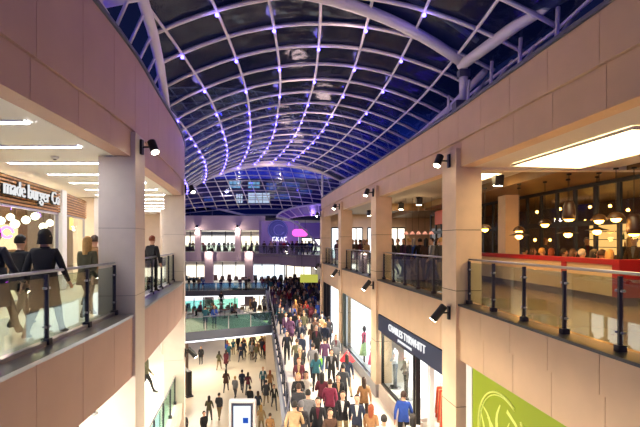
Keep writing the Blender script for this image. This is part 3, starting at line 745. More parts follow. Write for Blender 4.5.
WS = mat('white_shirt', '#cfd2d8', .7, noise=.25, scale=10); GS = mat('grey_check', '#8a8078', .8, noise=.4, scale=14)
for y, lb, a, b in [(17.2,'headless mannequin in pale shirt and grey jeans in menswear window, farther one',WS,JE),(15.95,'headless mannequin in check jacket and dark trousers in menswear window, nearer one',GS,JD)]:
    o = pt(fR, y, .5, -4.3); mannequin(o, -math.pi/2, lb, a, b)
# second shop : white window with graphic figures
org = pt(fR, 22, .1, ZM)
r = empty('fashion_shop', org, 'bright white shop window with fashion figures between second and third pillars', 'shop'); sh = Matrix.Translation(-Vector(org))
mb = MB(); sweep(mb, fR, 18.9, 24.6, .38, .48, -4.4, -1.45); mb.xf(sh).build('display_back', em('display_white2','#fbfffe',1.3), r)
frame_rect(fR, 18.85, 24.7, .1, -4.45, -1.42, .07, STEEL, 'window_frame', r, sh)
mb = MB(); sweep(mb, fR, 18.9, 24.6, .14, .16, -4.4, -1.45); mb.xf(sh).build('window_pane', SHOPG, r)
mb = MB(); sweep(mb, fR, 18.82, 25.2, -.02, .4, ZM, -4.45); mb.xf(sh).build('stall_riser', STEEL, r)
mb = MB(); sweep(mb, fR, 24.75, 25.2, .0, .2, -4.45, -1.42); mb.xf(sh).build('dark_jamb', mat('jamb','#46504e',.5), r)
PK = mat('poster_pink', '#d86a8c', .6); GN = mat('poster_green', '#9fb88a', .6); DK = mat('poster_dark2', '#3a2e34', .6)
for y, cs, lb in [(21.3, (DK, PK, GN), 'mannequin in dark and pink top with green skirt in the white window'), (19.7, (DK, DK, PK), 'mannequin in dark jacket in the white window, right one')]:
    o = pt(fR, y, .3, -4.4); q = empty('window_mannequin', o, lb, 'mannequin')
    mb = MB(); mb.lathe([(.05,1.5),(.14,1.42),(.15,1.3),(.1,1.1),(.13,.98)], n=12, sy=.6); mb.build('top', cs[1], q)
    mb = MB(); mb.lathe([(.12,1.0),(.2,.7),(.26,.35)], n=12, sy=.7); mb.build('skirt', cs[2], q)
    mb = MB(); mb.lathe([(.03,1.5),(.09,1.6),(.1,1.7),(.05,1.8)], n=12); mb.build('head', cs[0], q)
    mb = MB()
    for s in (-1, 1): mb.tube([(.0,s*.08,.4),(0,s*.1,0.02)], [.05,.04], 8); mb.tube([(0,s*.16,1.4),(-.05,s*.25,1.1),(-.1,s*.15,.95)], .035, 6)
    mb.build('limbs', DK, q)
# third bay: dark door and white panel
org = pt(fR, 29, .1, ZM)
r = empty('lit_shop_entrance', org, 'shopfront with dark doorway and white glowing panel beyond third pillar', 'shop'); sh = Matrix.Translation(-Vector(org))
mb = MB(); sweep(mb, fR, 26.3, 29.6, .12, .2, ZM+.1, -1.42); mb.xf(sh).build('white_panel', em('display_white3','#f4faff',1.3), r)
mb = MB(); sweep(mb, fR, 29.7, 32.4, .3, .4, ZM, -1.42); mb.xf(sh).build('dark_door', mat('door_dark','#2c3a3a',.3), r)
mb = MB()
for y in (29.6, 31, 32.3): sweep(mb, fR, y, y+.1, .05, .3, ZM, -1.42, 1)
mb.xf(sh).build('door_frame', DSTEEL, r)
# green hoarding
GREEN = mat('lime_green', '#8da000', .45); PALE = mat('pale_lime', '#dfe87a', .5)
org = pt(fR, 8, .08, -3.2)
r = empty('green_sign', org, 'lime green hoarding with pale circle and grass blades drawing', 'sign'); sh = Matrix.Translation(-Vector(org))
mb = MB(); sweep(mb, fR, 3.7, 10.25, .08, .2, ZM+.2, -1.42); mb.xf(sh).build('panel', GREEN, r)
mb = MB(); sweep(mb, fR, 10.25, 10.55, .06, .22, ZM+.2, -1.42); mb.xf(sh).build('white_edge', WHITEP, r)
def G(a, b): return pt(fR, 8.95-a, .072, -2.62+b)     # a along reading direction, b up
def stroke(pts, w, name='blade'):
    k = len(pts); P2 = []
    for i in range(9):
        t = i/8*(k-1); j = min(int(t), k-2); u = t-j
        p0 = pts[max(j-1,0)]; p1 = pts[j]; p2 = pts[j+1]; p3 = pts[min(j+2,k-1)]
        P2.append(tuple(.5*((2*p1[c])+(-p0[c]+p2[c])*u+(2*p0[c]-5*p1[c]+4*p2[c]-p3[c])*u*u+(-p0[c]+3*p1[c]-3*p2[c]+p3[c])*u**3) for c in (0,1)))
    mb = MB(); L = []; Q = []
    for i, p in enumerate(P2):
        a = P2[max(i-1,0)]; b = P2[min(i+1,8)]; d = Vector((b[0]-a[0], b[1]-a[1])).normalized(); ww = w*(1-.85*i/8)
        L.append((p[0]-d.y*ww, p[1]+d.x*ww)); Q.append((p[0]+d.y*ww, p[1]-d.x*ww))
    vs = [G(*p) for p in L]+[G(*p) for p in Q]
    vs2 = [(x+.03,y,z) for x,y,z in vs]; n = 9
    mb.add(vs+vs2, [(i,i+1,n+i+1,n+i) for i in range(n-1)]+[(2*n+i,3*n+i,3*n+i+1,2*n+i+1) for i in range(n-1)])
    mb.xf(sh).build(name, PALE, r)
for k in range(2):
    mb = MB(); rr = 1.0-.05*k
    cpts = [G(rr*math.cos(t)*1.0+(.03*k), rr*math.sin(t)*1.02) for t in [math.radians(62+i*8) for i in range(44)]]
    mb.tube(cpts, .022-.008*k, 6); mb.xf(sh).build('circle', PALE, r)
for p, w_ in [([(-.45,-.6),(-.4,0),(-.55,.35),(-.85,.5)],.09), ([(-.1,-.7),(-.15,0),(-.2,.45),(-.05,.78)],.1), ([(-.6,-.6),(-.68,-.1),(-.85,.25),(-.9,.35)],.06),
              ([(.1,-.7),(.2,-.1),(.45,.3),(.85,.62)],.1), ([(.3,-.7),(.45,-.2),(.75,.2),(1.15,.35)],.08), ([(-.3,-.7),(-.25,-.1),(-.35,.2),(-.6,.3)],.06),([(.0,-.7),(.05,-.1),(.2,.35),(.3,.55)],.06),([(.2,.75),(.6,.55),(.85,.25),(1.1,.1)],.05)]:
    stroke(p, w_)

for y, n, z in ((16, .6, -2.2), (21.5, .28, -1.7), (28, .05, -1.7)):
    area('window_fill', pt(fR, y, n, z), .2, 150, '#fff2de', rot=(0, math.radians(58), math.radians(8.7)), sy=2.8, spread=130)  # added fill at the shop windows, brightens the left lower beam
for y in (7, 12.5, 20): area('gallery_fill', pt(fL, y, -3.0, -1.7), .4, 220, '#fff2de', rot=(0, math.radians(-58), math.radians(9)), sy=3.0, spread=130)  # added fill aimed across the void at the right lower beam
mb = MB(); mb.box((-27.5, 49, -2), (.4, 40, 16)); tag(mb.build('wall_left_far', FARST), kind='structure')
mb = MB(); mb.box((-22, 30.2, -4), (11, .3, 20)); tag(mb.build('wall_left_far_return', FARST), kind='structure')
point('atrium_fill', (-9, 36, 3.5), 110, '#f4ecff', .3)  # added fill in mid-air to brighten the near bridge deck
# ------------------------------------------------------------ upper right : restaurant behind black mullions
fP = spl([(-2,10.2),(6,9.4),(11.4,8.75),(16,8.3),(22,7.8),(33,6.8)])
TIMB = mat('black_timber', '#0b0908', .5)
org = pt(fP, 11, 0, 0)
r = empty('glazed_partition', org, 'black framed restaurant glazing of tall narrow panes behind the red banquette', 'glazed partition'); sh = Matrix.Translation(-Vector(org))
yy = [4+.92*i for i in range(27)]
for i, y in enumerate(yy):
    mb = MB(); sweep(mb, fP, y, y+.12, -.03, .05, 0, 3.45, 1); mb.xf(sh).build('mullion', TIMB, r)
for z0, z1 in ((2.12,2.3),(0,.12),(3.33,3.45)):
    mb = MB(); sweep(mb, fP, 4, 28, -.04, .06, z0, z1); mb.xf(sh).build('transom', TIMB, r)
mb = MB(); sweep(mb, fP, 4, 28, .0, .015, .1, 3.4, 2); mb.xf(sh).build('glass_pane', SHOPG, r)
mb = MB(); mb.box((7.55,17.1,1.75), (.55,.7,3.5)); tag(mb.build('pillar_restaurant', PILLAR_R), kind='structure')
mb = MB(); sweep(mb, fP, -2, 33, 5.0, 5.2, 0, 3.5); tag(mb.build('wall_restaurant_back', mat('dark_brown_wall','#4c3522',.7,noise=.2,scale=2)), kind='structure')
# back bar with shelves and bottles
r = empty('back_bar', (0,0,0), 'lit back bar shelving full of bottles inside the restaurant', 'shelf')
mb = MB(); sweep(mb, fP, 8, 20, 4.7, 4.95, 0, 1.0); mb.build('cupboard', WOODT, r)
mb = MB(); sweep(mb, fP, 8, 20, 4.92, 4.98, 1.0, 2.5); mb.build('lit_back', em('bar_glow','#ffc070',.7), r)
for z in (1.0,1.35,1.7,2.05): 
    mb = MB(); sweep(mb, fP, 8, 20, 4.7, 4.95, z, z+.03); mb.build('shelf_board', TIMB, r)
BT = [mat('bottle_green','#3a5a24',.15), mat('bottle_amber','#9a5a14',.15), mat('bottle_clear','#d6d8c4',.15), mat('bottle_dark','#241a14',.15)]
mb = MB(); mb.lathe([(.035,0),(.035,.17),(.014,.22),(.014,.28),(.0,.28)], n=7)
bm = mb.build('bottle', BT[0]); protob = bm
nb = 0
for zi, z in enumerate((1.03,1.38,1.73)):
    for k in range(26):
        y = 9.2+k*.34+R.uniform(-.06,.06)
        o = protob if nb == 0 else protob.copy()
        if nb: COL.objects.link(o)
        if nb == 0:
            pass
        o.location = pt(fP, y, 4.76, z); o.material_slots[0].link = 'OBJECT'; o.material_slots[0].material = BT[R.randrange(4)]
        tag(o, f'bottle standing on the {["lowest","middle","top"][zi]} lit shelf of the restaurant back bar', 'bottle', f'bottles on the {["lowest","middle","top"][zi]} back bar shelf'); nb += 1
# counter with bright lamp
r = empty('bar_counter', (11.0,11.2,0), 'restaurant counter with bright white service light above', 'counter')
mb = MB(); mb.box((0,0,.55), (.7,4.5,1.1)); mb.build('body', WOODT, r)
mb = MB(); mb.box((0,0,1.12), (.85,4.6,.05)); mb.build('counter_top', mat('counter_white','#efe6d4',.3), r)
mb = MB(); mb.box((.1,0,1.75), (.2,3.6,.28)); mb.build('light_box', em('counter_light','#fff2dc',4), r)
# pendants
def pend(px, py, Y, kind, label):
    """pendant lamp; px,py: direction, Y: depth"""
    X = pxX(px, Y); Z = EYE+(242-py)*Y/F
    r = empty('pendant_lamp', (X, Y, Z), label, 'pendant lamp', 'restaurant pendant lamps'); top = 3.44-Z
    mb = MB(); mb.tube([(0,0,.1),(0,0,top)], .008, 5); mb.build('cord', BLACK, r)
    mb = MB(); mb.lathe([(.06,top-.04),(.06,top)], n=10); mb.build('ceiling_rose', BLACK, r)
    mb = MB()
    if kind == 'jar': mb.lathe([(.15,-.2),(.17,-.05),(.14,.18),(.10,.3),(.08,.3)], n=16)
    elif kind == 'bowl': mb.lathe([(.20,-.04),(.19,0),(.13,.09),(.05,.13),(.02,.13)], n=18)
    else: mb.lathe([(.30,-.01),(.29,0),(.12,.05),(.05,.09),(.02,.09)], n=18)
    mb.build('lamp_shade', mat('shade_'+kind, {'jar':'#38241a','bowl':'#4a321c','dish':'#2e2620'}[kind], .4), r)
    mb = MB(); mb.lathe([(.0,-.14),(.08,-.11),(.115,-.05),(.07,.0),(.01,.02)] if kind != 'jar' else [(.0,-.26),(.09,-.24),(.12,-.2),(.1,-.16),(.01,-.15)], n=10); mb.build('bulb', E_WARMP, r)
    point('pendant_glow', (X, Y, Z-.3), 7, '#ffb866', .08)
for a in [(569,212,11.5,'jar','dark tapered jar pendant lamp with glowing base, largest in restaurant'),
          (599,219,11.3,'bowl','bright warm bowl pendant lamp right of the dark jar pendant'),
          (616,217,10.6,'bowl','wide warm bowl pendant lamp rightmost but one in view'),
          (545,223,13.0,'bowl','warm glowing bowl pendant beside the dark jar pendant at left'),
          (568,233,12.5,'dish','flat dish pendant hanging low beneath the dark jar pendant'),
          (597,230,12.0,'dish','flat dish pendant low beneath the bright bowl pendant'),
          (519,230,14.5,'bowl','small warm pendant in front of beige restaurant pillar'),
          (519,235,13.5,'dish','small flat dish pendant in front of the beige restaurant pillar'),
          (485,228,14.5,'bowl','small warm pendant nearest to the first right pillar'),
          (634,226,10.5,'jar','dark hanging jar pendant at the right picture edge')]: pend(*a)
# small lamps inside the restaurant
k = 0
for px, py, Y in [(537,212,17),(560,209,18),(590,207,17),(541,218,19),(556,219,20),(585,221,18),(610,206,16),(575,237,18),(628,210,15.5),(550,240,19),(535,240,17)]:
    X = pxX(px, Y); Z = EYE+(242-py)*Y/F; mb = MB(); mb.lathe([(.0,-.06),(.05,-.03),(.06,0),(.04,.04),(.01,.06)], (0,0,0), 8)
    mb.mi = 1; mb.tube([(0,0,.05),(0,0,3.45-Z)], .006, 4); o = mb.build('bulb_lamp', [E_WARMP, BLACK]); o.location = (X,Y,Z)
    tag(o, 'small bare amber bulb hanging deep inside the restaurant', 'bulb', 'bare amber bulbs in the restaurant')
for y in (8, 13, 18, 24): area('restaurant_light', (10.6-.1*y+1.5, y, 3.4), 1.2, 26, '#ffb768')
# ceiling cube spotlights
for i, (px, py, Y, lb) in enumerate([(498,180,13.6,'black cube ceiling spotlight beside the first right pillar'),(419,201,20.3,'black cube ceiling spotlight, right one of the second bay'),(401,206,22.8,'black cube ceiling spotlight, left one of the second bay'),(369,213,28.6,'black cube ceiling spotlight in the third bay')]):
    X = pxX(px, Y); r = empty('cube_spotlight', (X, Y, EYE+(242-py)*Y/F), lb, 'spotlight', 'cube ceiling spotlights')
    mb = MB(); mb.box((0,0,0), (.27,.27,.34), rx=.2); mb.build('housing', BLACK, r, .01)
    mb = MB(); mb.box((0,.035,-.18), (.2,.2,.02), rx=.2); mb.build('lens', E_SPOT, r)
    mb = MB(); mb.tube([(0,0,.1),(0,0,3.74-r.location[2])], .03, 6); mb.build('stem', BLACK, r)
    point('cube_glow', Vector(r.location)+Vector((0,0,-.35)), 10, '#ffd9a0', .1)
for k, (x, y) in enumerate([(5.4,9.5),(6.0,6.8),(7.4,12.5),(7.2,14.8),(6.9,18.2),(5.2,22.5)]):
    pass
# red banquette with beige back screens
RED = mat('oxblood_leather', '#9c1c1c', .35); BEIGE = mat('beige_panel', '#cdb48c', .5, noise=.05)
fQ = spl([(9.6,7.45),(12,7.35),(15,7.05),(19,6.5)])
org = pt(fQ, 12, 0, 0); r = empty('banquette', org, 'long red topped banquette with beige back panel facing the right balcony', 'bench'); sh = Matrix.Translation(-Vector(org))
mb = MB(); sweep(mb, fQ, 10.7, 19, -.02, .10, .22, 1.02); mb.xf(sh).build('back_panel', BEIGE, r)
mb = MB(); sweep(mb, fQ, 10.55, 19, -.05, .16, 1.02, 1.16); mb.xf(sh).build('top_rail', RED, r)
mb = MB(); sweep(mb, fQ, 10.5, 10.75, -.06, .8, .22, 1.16); mb.xf(sh).build('end_panel', RED, r)
mb = MB(); sweep(mb, fQ, 12.6, 12.8, -.06, .1, .22, 1.02); mb.xf(sh).build('red_upright', RED, r)
mb = MB(); sweep(mb, fQ, 10.6, 19, .0, .5, 0, .22); mb.xf(sh).build('plinth', BLACK, r)
mb = MB(); sweep(mb, fQ, 10.75, 19, .16, .65, .22, .48); mb.xf(sh).build('seat', RED, r)
def rest_table(x, y, label, m=WOODT, h=.75):
    r = empty('dining_table', (x,y,0), label, 'table', 'restaurant tables behind the banquette')
    mb = MB(); mb.box((0,0,h), (.75,.75,.04)); mb.build('table_top', m, r, .01)
    mb = MB(); mb.tube([(0,0,0),(0,0,h)], .035, 6); mb.build('pedestal', BLACK, r)
    mb = MB(); mb.box((0,0,.02), (.45,.45,.03)); mb.build('base', BLACK, r)
rest_table(8.15,9.4,'wooden dining table right of the banquette end', mat('light_oak','#b78a54',.4))
rest_table(8.0,12.6,'dining table behind the nearest banquette stretch'); rest_table(7.7,14.4,'dining table behind the middle of the banquette')
# red chair at right end
def red_chair(x, y, rz, label):
    r = empty('red_chair', (x,y,0), label, 'chair', 'red dining chairs'); r.rotation_euler[2] = rz
    mb = MB(); mb.box((0,0,.45), (.5,.5,.1)); mb.build('seat', RED, r, .03)
    mb = MB(); mb.box((0,.24,.72), (.5,.08,.5)); mb.build('backrest', RED, r, .03)
    for sx in (-.2,.2):
        for sy in (-.2,.2):
            mb = MB(); mb.box((sx,sy,.2), (.05,.05,.4)); mb.build('leg', BLACK, r)
red_chair(7.5,9.35,math.pi/2,'red leather chair at the open end of the banquette')
r = empty('red_stool', (7.35,8.55,0), 'low red upholstered bench seat at the right picture edge behind the balustrade', 'bench')
mb = MB(); mb.box((0,0,.42), (.5,.9,.16)); mb.build('seat', RED, r, .03)
for sx in (-.2,.2):
    for sy in (-.38,.38):
        mb = MB(); mb.box((sx,sy,.17), (.05,.05,.34)); mb.build('leg', BLACK, r)
mb = MB(); mb.box((0,0,.1), (.12,.04,.2)); r = mb.build('menu_card', mat('menu_red','#d8482c',.5)); r.location = (8.1,9.3,.77); tag(r, 'small red menu card standing on the oak dining table', 'menu')
# second bay interior
ORG = mat('orange_panel', '#c8480c', .5)
mb = MB(); mb.box((6.6,21.5,2.95), (.15,5.5,.75)); tag(mb.build('trim_8', ORG), kind='structure')
mb = MB(); mb.box((7.0,20.2,1.7), (.3,.3,3.4)); tag(mb.build('pillar_arcade', PILLAR_R), kind='structure')
for i in range(5):
    X, Y = 4.15+i*.28, 20.6-.1*i; r = empty('pink_pendant', (X,Y,EYE+.42), f'small pink dome pendant, {["first","second","third","fourth","fifth"][i]} from the left in the second bay row', 'pendant lamp', 'row of pink pendants')
    mb = MB(); mb.lathe([(.12,-.06),(.11,0),(.05,.07),(.01,.09)], n=12); mb.build('lamp_shade', mat('pink_shade','#c88a78',.5,emit=.5), r)
    mb = MB(); mb.tube([(0,0,.08),(0,0,1.7)], .006, 4); mb.build('cord', BLACK, r)
# lit units at the end of the right gallery
for i, (x0, x1, m) in enumerate([(.9,2.0,E_SHOPC),(2.3,3.3,E_SHOP),(3.7,5.0,E_SHOPC),(5.4,6.6,E_SHOPW)]):
    r = empty('shop_window', ((x0+x1)/2, 33.2, 0), f'tall lit shop window at the end of the right gallery, {["first","second","third","fourth"][i]} from the atrium', 'shop window')
    mb = MB(); mb.box((0,0,1.5), (x1-x0,.06,2.3)); mb.build('lit_pane', m, r)
    mb = MB()
    for x in (-(x1-x0)/2, 0, (x1-x0)/2): mb.box((x,-.05,1.5), (.08,.08,2.4))
    mb.box((0,-.05,2.7), (x1-x0,.08,.1)); mb.build('frame', DSTEEL, r)
area('arcade_light', (4.2, 23, 3.6), 1.5, 30, '#ffd9a8', sy=10)
area('arcade_light', (3.4, 30, 3.6), 1.5, 40, '#d8d8ff', sy=5)

# ------------------------------------------------------------ upper left : burger restaurant
fS = spl([(4,-6.6),(7,-7.0),(10.4,-7.8),(14.4,-8.7),(17.7,-9.7),(24,-12)])
SLAT = mat('oak_slat', '#a8743c', .5, noise=.25, scale=6); SLATD = mat('slat_backing', '#2a1a10', .8)  # second material: plain dark brown backing behind the slats
org = pt(fS, 12, 0, 0); r = empty('burger_restaurant', org, 'burger restaurant front with timber slat fascia and white raised lettering', 'shop'); sh = Matrix.Translation(-Vector(org))
mb = MB(); sweep(mb, fS, 4, 17.8, -.06, -.12, 2.56, 3.32); mb.xf(sh).build('fascia_backing', SLATD, r)
for i in range(8):
    mb = MB(); z = 2.58+i*.092; sweep(mb, fS, 4, 17.8, .0, -.07, z, z+.055); mb.xf(sh).build('timber_slat', SLAT, r)
# lettering, each word placed along the curved front
LETW = em('letter_white', '#ffffff', .45)
body = 'made burger Co'; y = 10.25
for wd in body.split(' '):
    c0 = Vector(pt(fS, y, .10, 2.78)); c1 = Vector(pt(fS, y+1.4, .10, 2.78)); d = (c1-c0).normalized()
    t, W = text(wd, .56, tuple(c0+Vector((.01,0,-.01))), tuple(d), BLACK, r, .04, .95)
    t, W = text(wd, .56, tuple(c0+Vector((.05,0,0))), tuple(d), LETW, r, .02, .95, -.004)
    y += W*d.y+.16
for i in range(6):
    a, b = [(4,6.9),(7.0,10.0),(10.1,14.2),(14.75,17.7)][i] if i < 4 else (0,0)
    if i >= 4: break
    frame_rect(fS, a, b, -.12, .02, 2.56, .05, STEEL, 'window_frame', r, sh, .08)
    mb = MB(); sweep(mb, fS, a, b, -.09, -.075, .05, 2.5); mb.xf(sh).build('window_pane', SHOPG, r)
mb = MB(); sweep(mb, fS, 14.25, 14.7, .06, -.2, 0, 3.35, 1); mb.xf(sh).build('white_mullion', WHITEP, r)
mb = MB(); sweep(mb, fS, 4, 27, -4.6, -4.7, 0, 3.5); mb.xf(sh).build('inner_wall', mat('burger_wall','#a8876a',.6,noise=.15), r)
mb = MB(); sweep(mb, fS, 12, 25, -4.5, -4.58, 1.2, 2.5); mb.xf(sh).build('wall_glow_band', em('wall_glow','#ffd9a6',.9), r)  # glowing band added on the inner wall to brighten the interior
org2 = pt(fS, 12, -2, 0)
for k in range(9):
    p = pt(fS, 13.2+ (k % 5)*.75, -.9-(k//5)*1.0, 2.15+.16*(k % 3)); r2 = empty('globe_pendant', p, 'round glowing globe pendant inside the burger restaurant', 'pendant lamp', 'globe pendants in the burger restaurant')
    mb = MB(); q = .13; mb.lathe([(.01,-q),(q*.7,-q*.7),(q,0),(q*.7,q*.7),(.01,q)], n=12); mb.build('globe', em('globe_glow','#fff0cc',4) if k == 0 else bpy.data.materials['globe_glow'], r2)
    mb = MB(); mb.tube([(0,0,q),(0,0,3.5-p[2])], .01, 4); mb.build('cord', BLACK, r2)
r = empty('wall_screen', pt(fS, 10.1, -1.6, 2.0), 'bright white menu screen hanging inside the burger restaurant', 'screen')
mb = MB(); mb.box((0,0,.2), (.06,.9,.6)); mb.build('screen', E_SCREEN, r)
mb = MB(); mb.box((-.05,0,.2), (.05,1.0,.7)); mb.build('housing', BLACK, r)
mb = MB(); mb.tube([(-.05,0,.5),(-.05,0,1.5)], .02, 5); mb.build('hanger', BLACK, r)
r = empty('neon_sign', pt(fS, 13.4, -1.2, 1.9), 'small magenta glowing neon shape inside the burger restaurant window', 'sign')
mb = MB(); mb.tube([(0,.25*math.cos(t*.5),.16*math.sin(t*.5)) for t in range(12)], .03, 6); mb.build('neon_tube', em('neon_magenta','#e04cff',5), r)
for y in (9.5, 13.5, 17.5): area('burger_fill', pt(fS, y, -2.6, 3.4), 1.2, 110, '#ffe2b8')  # added fill brightening the burger restaurant interior
# wall return, next lit unit and its orange panel
mb = MB(); mb.box((-10.1,18.6,1.75), (.9,.7,3.5)); tag(mb.build('pillar_left_arcade', PILLAR), kind='structure')
r = empty('bakery_unit', (-12.4,24.3,0), 'shop unit with yellow glowing sign and orange panel beyond the burger restaurant', 'shop')
mb = MB(); mb.box((0,0,2.65), (3.6,.2,.7)); mb.build('yellow_sign_band', em('amber_sign','#ffd070',1.4), r)
mb = MB(); mb.box((-.2,.3,1.3), (1.0,.1,2.0)); mb.build('orange_panel', em('orange_panel','#ff5a10',.9), r)
mb = MB(); mb.box((1.2,.6,1.2), (1.6,.1,2.3)); mb.build('lit_interior', E_SHOPW, r)
mb = MB(); mb.box((.45,-.02,1.2), (.12,.1,2.4)); mb.box((-1,-.02,1.2), (.12,.1,2.4)); mb.build('frame', DSTEEL, r)
mb = MB(); mb.box((-15,29.5,1.75), (8,.3,3.5)); mb.box((-18.1,14,1.75), (.2,32,3.5)); tag(mb.build('wall_left_end', PILLAR), kind='structure')
org = pt(fL, 20, -3.6, ZM); r = empty('lit_shopfront', org, 'row of white lit shop windows behind the middle level left gallery', 'shop'); sh = Matrix.Translation(-Vector(org))
mb = MB(); sweep(mb, fL, 4, 28, -3.6, -3.75, ZM+.1, -1.5); mb.xf(sh).build('lit_back', em('lit_back_left','#fffaf0',1.3), r)
for y in [4+1.9*i for i in range(13)]:
    mb = MB(); sweep(mb, fL, y, y+.12, -3.45, -3.6, ZM, -1.45, 1); mb.xf(sh).build('mullion', DSTEEL, r)
DW = mat('display_figure', '#4c3a36', .8)
for i, y in enumerate([7.3,8.6,11.4,13,15.2,17,18.6,20.8,22.6,24.4,26]):
    o = pt(fL, y, -3.3, ZM); mannequin(o, -math.pi/2, 'dark display mannequin before the lit left shopfront', DW, JD)
# ceiling light strips
n = 0
for k in range(-1, 15):
    y = 6.8+1.74*(k-0) ; xo = fS(y)+.15-.5; x1 = fL(y)-.75
    if k < 0: pass
    x0 = -7.5 if y < 11 else fS(y)+.5
    if y > 27: break
    rr = empty('ceiling_strip_light', ((x0+x1)/2, y, 3.51), 'long white recessed strip light across the left gallery ceiling', 'strip light', 'strip lights on the left gallery ceiling')
    mb = MB(); mb.box((0,0,0), (x1-x0,.13,.03)); mb.build('diffuser', E_WHITE, rr)
    mb = MB(); mb.box((0,.075,.0), (x1-x0,.02,.035)); mb.box((0,-.075,.0), (x1-x0,.02,.035)); mb.build('frame', CEIL, rr)
r = empty('smoke_detector', (-5.9, 9.5, 3.5), 'small round smoke detector on the left gallery ceiling', 'smoke detector')
mb = MB(); mb.lathe([(.05,-.06),(.08,-.04),(.09,0)], n=14); mb.build('body', WHITEP, r)
mb = MB(); mb.lathe([(.02,-.075),(.04,-.06)], n=10); mb.build('sensor', DSTEEL, r)
# middle level left lights
for y in (8, 14, 20, 26): area('middle_left_light', (fL(y)-3.2, y, -1.45), 1.2, 120, '#fff6e6', sy=4)
for y in (10, 18, 26): area('low_left_light', (fL(y)-2.5, y, ZM-.7), 1.5, 260, '#fff0d8', sy=5)

# ------------------------------------------------------------ people
SKIN = mat('skin', '#c99a7e', .55)
EYEM = mat('eye', '#221a18', .3); LIP = mat('lips', '#8a4a40', .5)
COATS = {'black':'#15151a','navy':'#1a2238','charcoal':'#33343a','brown':'#4a3226','olive':'#4c4a34','beige':'#a88c68','grey':'#6c6c70','red':'#9a1c22','teal':'#1d5260','burgundy':'#54182a','blue':'#23469a','tan':'#8a6440','plum':'#4a2a4a','white':'#c8c4be','pink':'#762440'}
CM = {k: mat('coat_'+k, v, .85, noise=.15, scale=12) for k, v in COATS.items()}
TROU = {'black':'#101013','dark jeans':'#1c2436','blue jeans':'#34486c','grey':'#4a4a4e','khaki':'#8a7858','brown':'#3a2a22'}
TM = {k: mat('trouser_'+k.replace(' ','_'), v, .85, noise=.1, scale=14) for k, v in TROU.items()}
HAIR = {'dark':'#17110e','brown':'#3a261a','blond':'#b0884c','grey':'#8c8884','ginger':'#7a3a1c'}
HM = {k: mat('hair_'+k, v, .7, noise=.2, scale=30) for k, v in HAIR.items()}
SHOE = mat('shoe', '#17130f', .5)

